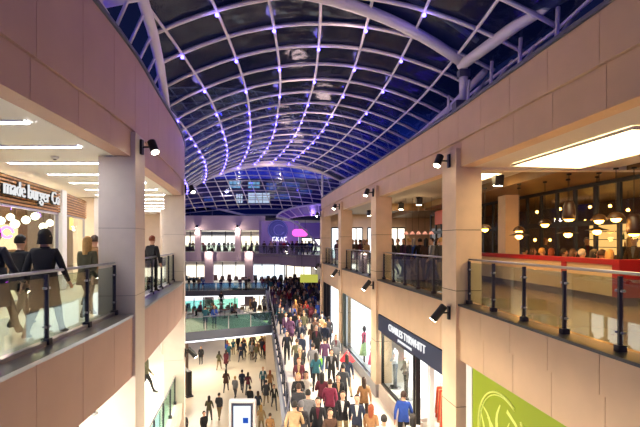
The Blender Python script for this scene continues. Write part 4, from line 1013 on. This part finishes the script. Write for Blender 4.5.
def body(pose, female=False, seed=0):
    """one continuous figure, facing -Y, feet at z=0, about 1.75 m tall"""
    rr = random.Random(seed); V = []; E = []; RD = []; TAGS = []
    def v(p, r, par, tg):
        V.append(Vector(p)); RD.append(r if isinstance(r, tuple) else (r, r)); TAGS.append(tg)
        if par is not None: E.append((par, len(V)-1))
        return len(V)-1
    k = .93 if female else 1
    seat = pose == 'sit'; dz = -.45 if seat else 0
    ph = {'stand':.05,'walkA':.32,'walkB':-.32,'sit':0,'lean':.0}[pose]
    pel = v((0,0,.96+dz), (.15*k,.115), None, 'coat')
    wa = v((0,0,1.10+dz), (.145*k,.11), pel, 'coat')
    ch = v((0,-.005,1.30+dz), (.175*k,.125), wa, 'coat')
    nb = v((0,0,1.43+dz), (.10,.085), ch, 'coat')
    nk = v((0,-.01,1.51+dz), .052, nb, 'skin')
    h1 = v((0,-.025,1.585+dz), (.068,.078), nk, 'skin')
    h2 = v((0,-.015,1.66+dz), (.078,.095), h1, 'skin')
    h3 = v((0,-.0,1.725+dz), (.062,.075), h2, 'skin')
    v((0,-.125,1.615+dz), .012, h2, 'skin')       # nose
    for s in (-1, 1):
        v((s*.088,.0,1.63+dz), (.012,.022), h2, 'skin')    # ears
        sh_ = v((s*.175*k,0,1.40+dz), .068, ch, 'arm')
        sw = ph*s*.75
        if pose == 'lean': el, wr = (s*.25,-.18,1.18+dz), (s*.14,-.40,1.22+dz)
        elif seat: el, wr = (s*.25,-.08,1.14+dz), (s*.15,-.33,1.10+dz)
        else:
            el = (s*.235*k, sw*.35, 1.14); wr = (s*.235*k, sw*.9-.06, .91)
            if seed % 3 == 1 and s == 1: wr = (s*.12, -.26, 1.14)
        e_ = v(el, .053, sh_, 'arm'); w_ = v(wr, .036, e_, 'arm')
        d = (Vector(wr)-Vector(el)).normalized(); hp = Vector(wr)+d*.07
        pa = v(hp, (.034,.022), w_, 'skin')
        sd = Vector((0,1,0)) if abs(d.y) < .7 else Vector((1,0,0))
        sd = (sd-d*sd.dot(d)).normalized(); nn = d.cross(sd)
        for fi in range(4):
            b = hp+d*.03+sd*(fi-1.5)*.019; L = (.055,.07,.066,.05)[fi]
            f1 = v(b+d*L*.5+nn*.006*s, .0085, pa, 'skin'); v(b+d*L+nn*.022*s, .007, f1, 'skin')
        t1 = v(hp-sd*.035+d*.01, .010, pa, 'skin'); v(hp-sd*.045+d*.05, .008, t1, 'skin')
        st = -ph*s
        hip = v((s*.09,0,.90+dz), .105, pel, 'trou')
        if seat: kn, an = (s*.12,-.42,.50), (s*.12,-.40,.09)
        else: kn = (s*.095, -abs(st)*.12+(-st)*.5-.02, .50); an = (s*.10, -st*1.1+(.10 if st < 0 else 0)*0, .09+(.05 if st > .1 else 0)*0)
        kn = Vector(kn); an = Vector(an)
        if not seat and ph and st < 0 and abs(st) > .1: an = an+Vector((0,0,.05)); kn.y -= .03
        a = v(kn, .068, hip, 'trou'); mid = v(kn.lerp(an, .5)+Vector((0,.015,0)), .056, a, 'trou'); b = v(an, .042, mid, 'trou')
        v(an+Vector((0,.05,-.035)), .036, b, 'shoe'); t = v(an+Vector((0,-.11,-.045)), (.042,.03), b, 'shoe'); v(an+Vector((0,-.17,-.05)), (.034,.024), t, 'shoe')
    me = bpy.data.meshes.new('person'); me.from_pydata([tuple(p) for p in V], E, [])
    o = bpy.data.objects.new('tmp', me); COL.objects.link(o)
    m = o.modifiers.new('skin', 'SKIN'); m.use_smooth_shade = True
    for i, sv in enumerate(me.skin_vertices[0].data): sv.radius = RD[i]; sv.use_root = (i == 0)
    s2 = o.modifiers.new('sub', 'SUBSURF'); s2.levels = 2; s2.render_levels = 2
    dg = bpy.context.evaluated_depsgraph_get(); dg.update()
    out = bpy.data.meshes.new_from_object(o.evaluated_get(dg)); bpy.data.objects.remove(o)
    out.name = 'person'
    idx = {'skin':0,'arm':1,'coat':1,'trou':2,'shoe':3}
    segs = [(V[a], V[b], TAGS[b]) for a, b in E]
    out.materials.clear()
    for q in (SKIN, CM['black'], TM['black'], SHOE, EYEM, LIP): out.materials.append(q)
    # eyes joined into the head
    bm = bmesh.new(); bm.from_mesh(out)
    for zc in ((.84, 1.48) if not seat else (1.48+dz,)):
        bmesh.ops.bisect_plane(bm, geom=bm.verts[:]+bm.edges[:]+bm.faces[:], plane_co=(0,0,zc), plane_no=(0,0,1))
    for f in bm.faces:
        c = f.calc_center_median(); best = 9; tg = 'coat'
        for a, b, t in segs:
            ab = b-a; tt = max(0, min(1, (c-a).dot(ab)/ab.length_squared)); dd = (a+ab*tt-c).length
            if dd < best: best = dd; tg = t
        if tg in ('coat','trou') and not seat: tg = 'coat' if c.z > .84 else 'trou'
        if tg in ('coat','skin') and 1.25+dz < c.z < 1.7+dz and abs(c.x) < .12: tg = 'coat' if c.z < 1.48+dz else 'skin'
        f.material_index = idx[tg]; f.smooth = True
    for s in (-1, 1):
        g = bmesh.ops.create_uvsphere(bm, u_segments=6, v_segments=4, radius=.011, matrix=Matrix.Translation((s*.031,-.098,1.648+dz)) @ Matrix.Diagonal((1.3,.7,.7,1)))
        for vv in g['verts']:
            for f in vv.link_faces: f.material_index = 4
    g = bmesh.ops.create_uvsphere(bm, u_segments=6, v_segments=4, radius=.011, matrix=Matrix.Translation((0,-.097,1.578+dz)) @ Matrix.Diagonal((2,.6,.45,1)))
    for vv in g['verts']:
        for f in vv.link_faces: f.material_index = 5
    bm.to_mesh(out); bm.free()
    # open collar panel lying on the chest
    bv = BVHTree.FromPolygons([vv.co for vv in out.vertices], [p.vertices[:] for p in out.polygons])
    mb = MB(); vs = []; fs = []; nr, nc = 9, 5
    for i in range(nr):
        z = 1.12+dz+.35*i/(nr-1); ww = .012+.055*i/(nr-1)
        for j in range(nc):
            x = ww*(2*j/(nc-1)-1); h = bv.ray_cast(Vector((x,-1,z)), Vector((0,1,0)))[0]
            if h is None or h.y > -.02 or h.y < -.2: h = Vector((x, -.12, z))
            vs.append((x, h.y-.006, z))
    for i in range(nr-1):
        for j in range(nc-1): a = i*nc+j; fs.append((a, a+1, a+nc+1, a+nc))
    mb.add(vs, fs, True); so = mb.build('shirt_front', CM['white']); sm = so.data; bpy.data.objects.remove(so)
    return out, dz, sm

def hair_mesh(kind):
    mb = MB(); n = 14; vs = []; fs = []
    rows = 8
    for i in range(rows+1):
        ph = math.pi*.5*1.25*i/rows
        for j in range(n):
            a = 2*math.pi*j/n; front = max(0, -math.sin(a))
            p = min(ph, math.radians(48) if front > .75 else math.radians(66) if front > .35 else ph)
            rx, ry, rz = (.094,.115,.125) if kind != 'beanie' else (.10,.118,.135)
            lowz = 1.655+rz*math.cos(p); x = rx*math.sin(p)*math.cos(a); y = ry*math.sin(p)*math.sin(a)+.004
            if kind == 'long' and i >= rows-1 and front < .3:
                lowz -= (.10 if i == rows-1 else .23)*(1-front*2.5); y += .01
            if kind == 'hood' and i == rows and front < .5: lowz -= .09; x *= 1.3
            vs.append((x, y, lowz))
    for i in range(rows):
        for j in range(n): fs.append((i*n+j, i*n+(j+1)%n, (i+1)*n+(j+1)%n, (i+1)*n+j))
    mb.add(vs, fs, True)
    o = mb.build('hair' if kind != 'beanie' else 'hat', HM['dark'])
    me = o.data; bpy.data.objects.remove(o); return me
HAIRS = {k: hair_mesh(k) for k in ('short','long','beanie','hood')}
def skirt_mesh(long):
    mb = MB(); zb = .52 if long else .74
    mb.lathe([(.19,1.12),(.205,.98),(.225,.86),(.25 if long else .235,zb),(.235 if long else .22,zb+.005),(.2,.9)], n=16, sx=.93, sy=.82)
    o = mb.build('coat_hem', CM['black']); me = o.data; bpy.data.objects.remove(o); return me
SKIRT = {True: skirt_mesh(True), False: skirt_mesh(False)}
BOD = {}
for i, (p, f) in enumerate([('stand',0),('stand',1),('walkA',0),('walkB',0),('walkA',1),('walkB',1),('sit',0),('sit',1),('lean',0)]):
    BOD[(p, f)] = body(p, bool(f), i)
USED = {}
def person(x, y, z, face=0, pose='walkA', coat='black', trou='black', hair='dark', hk='short', fem=0, hem=None, h=1.0, where='', group=None, doing=None, hatc=None):
    """face: 0 looks toward the camera, 180 looks away"""
    key = (pose, fem) if (pose, fem) in BOD else (pose, 0)
    me, dz, shm = BOD[key]
    o = bpy.data.objects.new('person', me); COL.objects.link(o); o.location = (x, y, z); o.rotation_euler[2] = math.radians(face); o.scale = (h,h,h)
    inner = None if R.random() < .4 or pose == 'lean' else CM[R.choice([q for q in ('white','white','grey','navy','burgundy','beige') if q != coat])]
    for i, m in ((1, CM[coat]), (2, TM[trou]), (3, SHOE)): o.material_slots[i].link = 'OBJECT'; o.material_slots[i].material = m
    hh = bpy.data.objects.new('hat' if hk == 'beanie' else 'hair', HAIRS[hk]); COL.objects.link(hh); hh.parent = o; hh.location = (0, -.012, dz)
    hh.material_slots[0].link = 'OBJECT'; hh.material_slots[0].material = CM[hatc] if hatc else HM[hair]
    if hem is not None and pose != 'sit':
        s = bpy.data.objects.new('coat_hem', SKIRT[hem]); COL.objects.link(s); s.parent = o; s.material_slots[0].link = 'OBJECT'; s.material_slots[0].material = CM[coat]
    if inner:
        t = bpy.data.objects.new('shirt_front', shm); COL.objects.link(t); t.parent = o; t.material_slots[0].link = 'OBJECT'; t.material_slots[0].material = inner
    f = face % 360
    d = 'sitting' if pose == 'sit' else 'facing camera' if f < 60 or f > 300 else 'facing away' if 120 < f < 240 else 'turned sideways'
    hs = f'{hatc}-hatted' if hatc else {'long':'long-','short':'','hood':'hooded-','beanie':''}[hk]+hair+'-haired'
    tr = trou if 'jeans' in trou else trou+' trousers'; ct = ('long ' if hem else '')+coat+' coat'
    o['_w'] = where; o['_p'] = f'{hs} person in {ct}|{hs} person in {ct} and {tr}|person in {ct}|{d}'
    o['label'] = 'x'; o['category'] = 'person'
    if group: o['group'] = group
    o['_n'] = coat
    return o
def at(px, py, z, h=1.72):
    """ground point for somebody whose head top is seen at px,py and who stands on level z"""
    m = (py-242)/(EYE-z-h); Y = F/m; return (px-320)/m, Y

# --- crowd on the walkway : nearest people one by one
gw = 'shoppers on the crowded walkway'
near = [ # px, py(head top), face, pose, coat, trousers, hair, kind, fem, hem, where
 (285,404,170,'walkA','beige','brown','dark','short',0,False,'at the bottom beside the glass rail'),
 (301,402,175,'stand','charcoal','black','grey','beanie',0,False,'at the bottom beside the beige coat'),
 (318,398,-5,'walkB','black','burg','dark','short',0,None,'front and centre at the bottom'),
 (330,408,15,'walkA','brown','black','brown','long',1,None,'at the bottom, blue bag at side'),
 (343,392,-12,'walkA','black','khaki','brown','short',0,None,'right of centre, two abreast'),
 (357,396,-8,'walkB','navy','brown','brown','short',0,None,'beside the display windows near the bottom'),
 (338,374,10,'walkA','black','black','dark','short',0,False,'behind the two men in dark jackets'),
 (364,377,190,'walkB','tan','brown','brown','long',1,None,'near the red umbrella'),
 (322,374,170,'walkA','burgundy','dark jeans','dark','long',1,None,'in the middle of the walkway'),
 (330,381,175,'walkB','pink','black','brown','short',0,None,'between the dark jackets'),
 (290,374,5,'walkA','black','black','blond','long',1,True,'near the curved end of the rail'),
 (299,358,-6,'walkB','burgundy','grey','ginger','short',0,None,'left of centre near the rail'),
 (306,372,4,'walkA','white','blue jeans','dark','long',1,None,'behind the black coated blonde'),
 (313,345,175,'walkB','grey','dark jeans','dark','short',0,None,'mid walkway behind red jumper'),
 (325,338,178,'walkA','plum','blue jeans','dark','short',0,None,'right of centre with space around'),
 (336,335,0,'walkB','grey','grey','blond','long',1,False,'close to the white shop window'),
 (343,365,182,'walkB','charcoal','black','dark','short',0,None,'close to the umbrella'),
 (405,394,160,'walkA','blue','black','brown','short',0,None,'right beside the menswear window'),
 (283,386,178,'walkB','charcoal','grey','brown','short',0,None,'hard against the glass rail'),
 (308,392,172,'walkA','grey','black','dark','short',0,None,'between beanie and black jacket'),
 (371,404,165,'walkB','tan','brown','ginger','long',1,None,'by the menswear shop, lowest right'),
 (384,417,178,'walkA','white','khaki','dark','short',0,None,'just below the menswear window'),
 (413,416,185,'walkB','white','grey','dark','long',1,None,'in front of the menswear doorway'),
 (300,323,0,'walkB','navy','blue jeans','brown','short',0,None,'near rail left of the crowd edge'),
 (287,331,3,'walkA','black','black','dark','short',0,None,'walking alone along the glass rail'),
 (312,324,180,'walkA','brown','blue jeans','dark','long',1,None,'mid walkway'),
 (331,318,178,'walkB','charcoal','dark jeans','dark','short',0,False,'right side'),
 (322,312,175,'walkA','navy','blue jeans','dark','short',0,None,'by the entrance with dark doorway'),
 (297,340,185,'walkB','olive','dark jeans','brown','short',0,None,'left of centre'),
 (304,312,2,'walkA','olive','grey','blond','short',0,None,'left half of the crowd'),
 (293,305,0,'walkA','blue','dark jeans','brown','short',0,None,'bright blue top near rail'),
 (289,290,0,'walkB','red','black','dark','short',0,None,'in bright red among dark coats'),
 (316,352,176,'walkA','teal','black','dark','long',1,None,'centre of the walkway')]
taken = []
for a in near:
    px, py, fc, po, ct, tr, ha, hk, fe, hm, wh = a
    if tr == 'burg': tr = 'dark jeans'
    X, Y = at(px, py, ZM)
    X = min(X, fR(Y)-.45); X = max(X, fW(Y)+.4)
    taken.append((X, Y)); person(X, Y, ZM, fc, po, ct, tr, ha, hk, fe, hm, R.uniform(.96,1.03), 'on the walkway '+wh if len(wh.split()) < 4 else wh, gw, hatc='grey' if hk == 'beanie' else None)
cn = ['black','black','navy','charcoal','brown','black','olive','grey','burgundy','plum','tan','red','navy','charcoal','brown','blue','beige','teal']
tn = ['black','dark jeans','blue jeans','grey','khaki','brown','dark jeans']; hn = ['dark','dark','brown','brown','blond','grey','ginger']
def band(X, Y):
    t = (X-fW(Y))/4.0; lane = 'by the glass rail' if t < .33 else 'mid walkway' if t < .66 else 'on the shop side'
    d = 'before second pillar' if Y < 18 else 'before third pillar' if Y < 25 else 'near fourth pillar' if Y < 33 else 'beyond last pillar' if Y < 42 else 'far down' if Y < 51 else 'at far end'
    return lane+', '+d
cnt = 0; tries = 0
while cnt < 128 and tries < 6000:
    tries += 1; Y = 17+45*(R.random()**.75); hi = fR(Y)-.5 if Y < 33 else min(1.4, .03*Y)
    lo = fW(Y)+.4; X = R.uniform(lo, hi)
    if Y < 30 and R.random() < .45: continue
    if any((X-a)**2+(Y-b)**2 < .8**2 for a, b in taken): continue
    if 31 < Y < 35 and X > -.6: continue
    if X > hi-.35 and any(abs(Y-q-.4) < 1 for q in PILY): continue
    taken.append((X, Y)); cnt += 1
    fe = R.random() < .45; hk = 'long' if fe and R.random() < .8 else R.choice(['short','short','short','hood'])
    fc = R.choice([0, 180])+R.uniform(-25, 25)
    person(X, Y, ZM, fc, R.choice(['walkA','walkB','walkA','walkB','stand']), R.choice(cn), R.choice(tn), R.choice(hn), hk, int(fe), R.choice([None,None,False,True]), R.uniform(.92,1.05), band(X, Y), gw)
# --- lowest concourse
gl = 'shoppers on the lowest concourse'
low = [(201,346,0,'stand','black','black','dark','short',0,False,'alone beside the low black board'),
 (219,351,175,'walkA','olive','khaki','dark','long',1,None,'left one of the pair at centre'),
 (226,350,178,'walkB','burgundy','black','dark','long',1,True,'right one of the pair at centre'),
 (226,370,180,'walkA','brown','grey','dark','long',1,False,'left end of the walking group'),
 (235,376,170,'walkB','grey','grey','blond','short',0,None,'second in the walking group'),
 (242,370,182,'walkB','navy','dark jeans','dark','short',0,None,'middle of the walking group'),
 (248,372,175,'walkA','burgundy','grey','dark','long',1,None,'right end of the walking group'),
 (263,368,5,'stand','teal','dark jeans','blond','short',0,None,'near the walkway edge'),
 (270,371,178,'walkA','tan','brown','ginger','long',1,None,'nearest under the walkway edge'),
 (266,381,180,'walkA','charcoal','khaki','dark','short',0,False,'below the teal coat'),
 (250,387,170,'walkB','black','black','dark','short',0,False,'above the white totem'),
 (258,391,185,'walkA','navy','black','brown','long',1,None,'right above the totem'),
 (209,396,183,'walkA','olive','grey','dark','long',1,None,'left one of the couple near totem'),
 (219,393,179,'walkB','charcoal','khaki','dark','short',0,None,'right one of the couple near totem'),
 (204,412,40,'walkA','black','black','dark','short',0,None,'at the bottom near left pillar'),
 (184,412,-10,'stand','charcoal','black','dark','short',0,None,'at bottom left beside the pillar'),
 (274,384,20,'walkB','black','grey','dark','short',0,None,'right against the walkway edge'),
 (261,405,175,'walkA','beige','khaki','blond','long',1,None,'right beside the totem'),
 (270,414,180,'walkB','tan','brown','brown','short',0,None,'at the bottom right of the totem')]
for px, py, fc, po, ct, tr, ha, hk, fe, hm, wh in low:
    X, Y = at(px, py, ZL); person(X, Y, ZL, fc, po, ct, tr, ha, hk, fe, hm, R.uniform(.96,1.03), wh, gl)
tk = []; cnt = 0
while cnt < 22:
    X = R.uniform(-9.2,-5.3); Y = R.uniform(41,45.6)
    if any((X-a)**2+(Y-b)**2 < .55**2 for a, b in tk): continue
    tk.append((X, Y)); cnt += 1; row = ['front','second','third','back'][min(3, int((Y-41)/1.2))]; col = ['left','centre','right'][min(2, int((X+9.2)/1.31))]
    fe = R.random() < .4
    person(X, Y, ZL, R.uniform(-60,60)+R.choice([0,180]), R.choice(['stand','walkA','walkB']), R.choice(cn), R.choice(tn), R.choice(hn), 'long' if fe else 'short', int(fe), None, R.uniform(.94,1.05), f'{row} row, {col}, below the bridge', 'queue in front of the low store')
# --- people on the bridges
gb = 'people on the near bridge'
for X, Y, fc, po, ct, tr, ha, hk, fe, wh in [(-8.6,32.0,180,'lean','teal','blue jeans','dark','short',0,'at the bridge rail, left of two'),(-8.0,32.3,20,'stand','blue','blue jeans','blond','long',1,'at the bridge rail, right of two'),
   (-11.0,34.6,-20,'stand','charcoal','black','dark','short',0,'near the brown sofa'),(-12.2,36.2,90,'sit','black','black','dark','short',0,'at the left bridge table'),(-9.2,36.8,-90,'sit','brown','dark jeans','brown','long',1,'at the third bridge table'),
   (-7.6,36.8,90,'sit','navy','black','dark','short',0,'at the third bridge table'),(-6.4,39.3,90,'sit','tan','grey','blond','long',1,'at the rightmost bridge table'),(-10.5,37.6,-90,'sit','plum','black','grey','short',0,'at the second bridge table'),
   (-5.6,36.5,30,'walkA','black','dark jeans','dark','short',0,'at the right end of bridge'),(-5.0,38.2,180,'walkB','grey','black','brown','long',1,'at the right end of bridge'),(-9.6,41.5,180,'stand','black','grey','dark','short',0,'at the rear of bridge')]:
    person(X, Y, ZM+.01, fc, po, ct, tr, ha, hk, fe, None, 1, wh, gb)
gf = 'people on the far bridge'
for k, px in enumerate([189,194,199,203,221,230,246,249,256,262,265,268,240,272]):
    Y = 56.8+R.uniform(.8,2.6); X = pxX(px, Y); fe = k % 3 == 1
    person(X, Y, ZM, R.choice([0,180,0])+R.uniform(-30,30), R.choice(['stand','walkA','lean']), cn[(k*5) % 17], tn[k % 6], hn[k % 6], 'long' if fe else 'short', int(fe), None, 1.03, f'on the far bridge, {["first","second","third","fourth","fifth","sixth","ninth","tenth","eleventh","twelfth","thirteenth","fourteenth","seventh","fifteenth"][k]} from left', gf)
# --- far upper gallery
gu = 'people on the far upper gallery'
pxs = [184,190,193,197,203,209,214,219,224,228,232,236,241,246,252,257,262]
for k, px in enumerate(pxs):
    Y = FY+1.2+R.uniform(0,2); fe = k % 3 == 0
    person(pxX(px, Y), Y, 0, R.uniform(-60,60)+R.choice([0,180]), R.choice(['stand','walkA','walkB']), cn[(k*7) % 17], tn[k % 6], hn[k % 6], 'long' if fe else 'short', int(fe), None, 1.0, f'on far upper gallery {"left of left" if px<198 else "between left and middle" if px<238 else "right of middle"} column', gu)
ge = 'people behind the far gallery parapet'
tk = []; k = 0
while k < 30:
    Y = R.uniform(50.9, 61); X = R.uniform(-8.8, 1.0)
    edge = 59.5+(-9.2-X)*.55 if X < -5.6 else 57.5-(X+5.6)*2.04 if X < -2.9 else 52-(X+2.9)*.45
    if Y < edge+1.1 or Y > edge+4 or any((X-a)**2+(Y-b)**2 < .6**2 for a, b in tk): continue
    tk.append((X, Y)); fe = k % 3 == 0
    person(X, Y, 0, R.uniform(-60,60)+R.choice([0,180]), R.choice(['stand','walkA','walkB']), cn[(k*7) % 17], tn[k % 6], hn[k % 6], 'long' if fe else 'short', int(fe), None, 1.0, f'by the far gallery parapet, {"under the emblem" if X < -5 else "near the pink sign" if X < -2 else "right part"}', ge)
    k += 1
# far gallery rails
def rail_line(a, b, z, label):
    a = Vector(a); b = Vector(b); d = b-a; r = empty('glass_balustrade', (a.x,a.y,z), label, 'balustrade', 'far balustrades'); k = max(2, int(d.length/2.2))
    mb = MB(); mb.tube([(0,0,1.1),(d.x,d.y,1.1)], .035, 5); mb.build('handrail', STEEL, r)
    u = d.normalized()
    mb = MB(); nn = Vector((-u.y,u.x))*.012; mb.hexa([(0,0,.05),(d.x,d.y,.05),(d.x+nn.x,d.y+nn.y,.05),(nn.x,nn.y,.05)], [(0,0,1.05),(d.x,d.y,1.05),(d.x+nn.x,d.y+nn.y,1.05),(nn.x,nn.y,1.05)]); mb.build('glass_panel', RAILG, r)
    for i in range(k+1):
        mb = MB(); p = d*i/k; mb.box((p.x,p.y,.55), (.06,.06,1.1)); mb.build('post', DSTEEL, r)
rail_line((-28,FY-.02), (-9,FY-.02), 0, 'long glass balustrade on the far upper gallery')
rail_line((-2.75,52.2), (1.5,50.2), 0, 'glass balustrade on the parapet of far right gallery')
rail_line((-9.1,59.7), (-5.6,57.7), 0, 'glass balustrade in front of the round emblem wall')
rail_line((-5.5,57.6), (-2.8,52.2), 0, 'glass balustrade on the slanting far gallery parapet')
# --- upper left gallery
g1 = 'people on the near left gallery'
person(-4.55,7.05,0,185,'walkA','black','brown','dark','hood',0,True,1.03,'broad, right behind left balustrade', g1)
person(-5.55,7.9,0,175,'walkB','black','brown','dark','short',0,False,.98,'left of the broad black figure', g1)
person(-5.35,7.0,0,170,'walkA','charcoal','brown','dark','short',0,True,1.05,'at the left picture edge, upper gallery', g1)
person(-4.85,8.9,0,178,'walkB','olive','grey','blond','long',1,False,.97,'before the first left pillar', g1)
person(-5.6,10.6,0,182,'walkA','tan','black','brown','short',0,None,1.0,'behind the blonde in olive', g1)
person(-6.3,12.8,0,182,'walkB','brown','black','brown','long',1,None,1.0,'farther along the left gallery', g1)
person(-5.35,13.6,0,160,'stand','black','black','ginger','short',0,None,1.02,'between two left pillars at rail', g1)
X, Y = at(146, 353, ZM); person(X, Y, ZM, 100, 'walkA', 'olive', 'burg' if 0 else 'black', 'dark', 'short', 0, None, 1, 'on middle level between the left pillars', g1)
person(-4.15-2.6,10.4, ZM, 90, 'walkB', 'black', 'black', 'dark', 'short', 0, None, 1, 'on middle level below the left beam', g1)
# --- right gallery diners and strollers
gr = 'people in the right gallery restaurant'
k = 0
seatw = ['nearest','second','third','fourth','fifth','sixth','seventh','eighth','ninth','tenth']
for i, (px, Y) in enumerate([(484,15.5),(497,15),(511,14.5),(525,14),(537,13.4),(547,13),(561,12.6),(573,12.1),(583,11.8),(596,11.5)]):
    person(fQ(Y)+.42, Y, 0, 90+R.uniform(-30,30), 'sit', cn[(i*5+1) % 17], 'black', hn[(i*2) % 7], 'long' if i % 2 else 'short', i % 2, None, 1.06, f'on banquette, {seatw[9-i]} from its open end', gr)
for i, (x, y) in enumerate([(8.3,8.5),(9.9,9.0),(10.1,10.2),(10.2,12.2),(10.3,14.2),(9.8,15.7),(9.6,18.2),(9.5,12.9),(9.6,10.9),(10.1,8.7)]):
    person(x, y, 0, R.uniform(0,360), 'stand', ['black','charcoal','navy','brown'][i % 4], 'black', hn[i % 7], 'short' if i % 2 else 'long', 0, None, 1.0, f'inside the glazed restaurant, {seatw[i]} from the right counter', gr)
gg = 'strollers in the right gallery bays'
for i, (px, Y) in enumerate([(387,21),(392,20),(398,21.6),(404,20),(409,19),(414,20.5),(420,19),(426,18),(432,17.5),(437,18.8),(441,16.2)]):
    X = pxX(px, Y); X = max(X, fR(Y)+.8); person(X, Y, 0, R.uniform(0,360), R.choice(['stand','walkA','walkB']), cn[(i*3) % 17] if i != 9 else 'olive', tn[i % 6], hn[i % 6], 'long' if i % 2 else 'short', i % 2, None, 1.0, f'in second right bay, {seatw[i] if i < 10 else "last"} from left', gg)
for i, (px, Y) in enumerate([(353,29),(356,28),(360,27),(364,28.5),(367,26.5),(362,30)]):
    X = max(pxX(px, Y), fR(Y)+.8); person(X, Y, 0, R.uniform(0,360), 'stand', cn[(i*4) % 17], tn[i % 6], hn[i % 6], 'long' if i % 2 else 'short', i % 2, None, 1.0, f'in third right bay, {seatw[i]} from left', gg)
for i, (px, Y) in enumerate([(332,31),(334,30.5),(337,31.5),(339,32)]):
    X = max(pxX(px, Y), fR(Y)+.8); person(X, Y, 0, R.uniform(0,360), 'stand', cn[(i*6+2) % 17], tn[i % 6], hn[i % 6], 'short', 0, None, 1.0, f'in fourth right bay, {seatw[i]} from left', gg)
# unique labels : say who stands next to a look-alike
everyone = [o for o in COL.objects if o.name.startswith('person') and o.get('category') == 'person']
def near_of(o, skip=0):
    c = sorted((q for q in everyone if q is not o and abs(q.location.z-o.location.z) < 1), key=lambda q: (q.location-o.location).length)
    return c[skip]
def compose(o, extra=''):
    hs, full, bare, d = o['_p'].split('|'); w_ = o['_w']
    for t in (f'{full}, {d}, {w_}{extra}', f'{hs}, {d}, {w_}{extra}', f'{hs}, {w_}{extra}', f'{bare}, {w_}{extra}'):
        if len(t.split()) <= 16: return t
    return t
ex = {o.name: '' for o in everyone}
for rnd in range(5):
    seen = {}
    for o in everyone: o['label'] = compose(o, ex[o.name]); seen.setdefault(o['label'], []).append(o)
    for os_ in seen.values():
        if len(os_) > 1:
            for o in os_: ex[o.name] = f', beside {near_of(o, rnd)["_n"]} coat'
for o in everyone:
    for q in ('_n', '_w', '_p'): del o[q]
# held things
r = empty('umbrella', (1.22,19.0,ZM+1.28), 'open red umbrella held low in front of the white shop window', 'umbrella')
REDU = mat('umbrella_red', '#c81e28', .6)
mb = MB(); mb.lathe([(.36,-.02),(.35,.0),(.2,.2),(.02,.42),(.0,.42)], n=8); mb.build('canopy', REDU, r)
mb = MB(); mb.tube([(0,0,-.6),(0,0,.55)], .012, 5); mb.build('pole', STEEL, r)
def bag(x, y, z, m, label, w=.38):
    r = empty('shopping_bag', (x,y,z), label, 'bag')
    mb = MB(); mb.hexa([(-w/2,-.07,0),(w/2,-.07,0),(w/2,.07,0),(-w/2,.07,0)], [(-w/2,-.09,.42),(w/2,-.09,.42),(w/2,.09,.42),(-w/2,.09,.42)]); mb.build('body', m, r)
    for s in (-.05,.05):
        mb = MB(); mb.tube([(-.08,s,.42),(-.06,s,.56),(.06,s,.56),(.08,s,.42)], .008, 5); mb.build('handle', m, r)
X, Y = at(326, 408, ZM); bag(X+.02, Y-.38, ZM+.55, mat('bag_blue','#2f5fd0',.5), 'bright blue bag carried at the bottom of the walkway', .45)
X, Y = at(319, 338, ZM); bag(X-.02, Y-.1, ZM+.3, mat('bag_green','#7ac832',.5), 'lime green bag beside the plum coated walker')
bpy.data.objects.remove(protob) if False else None
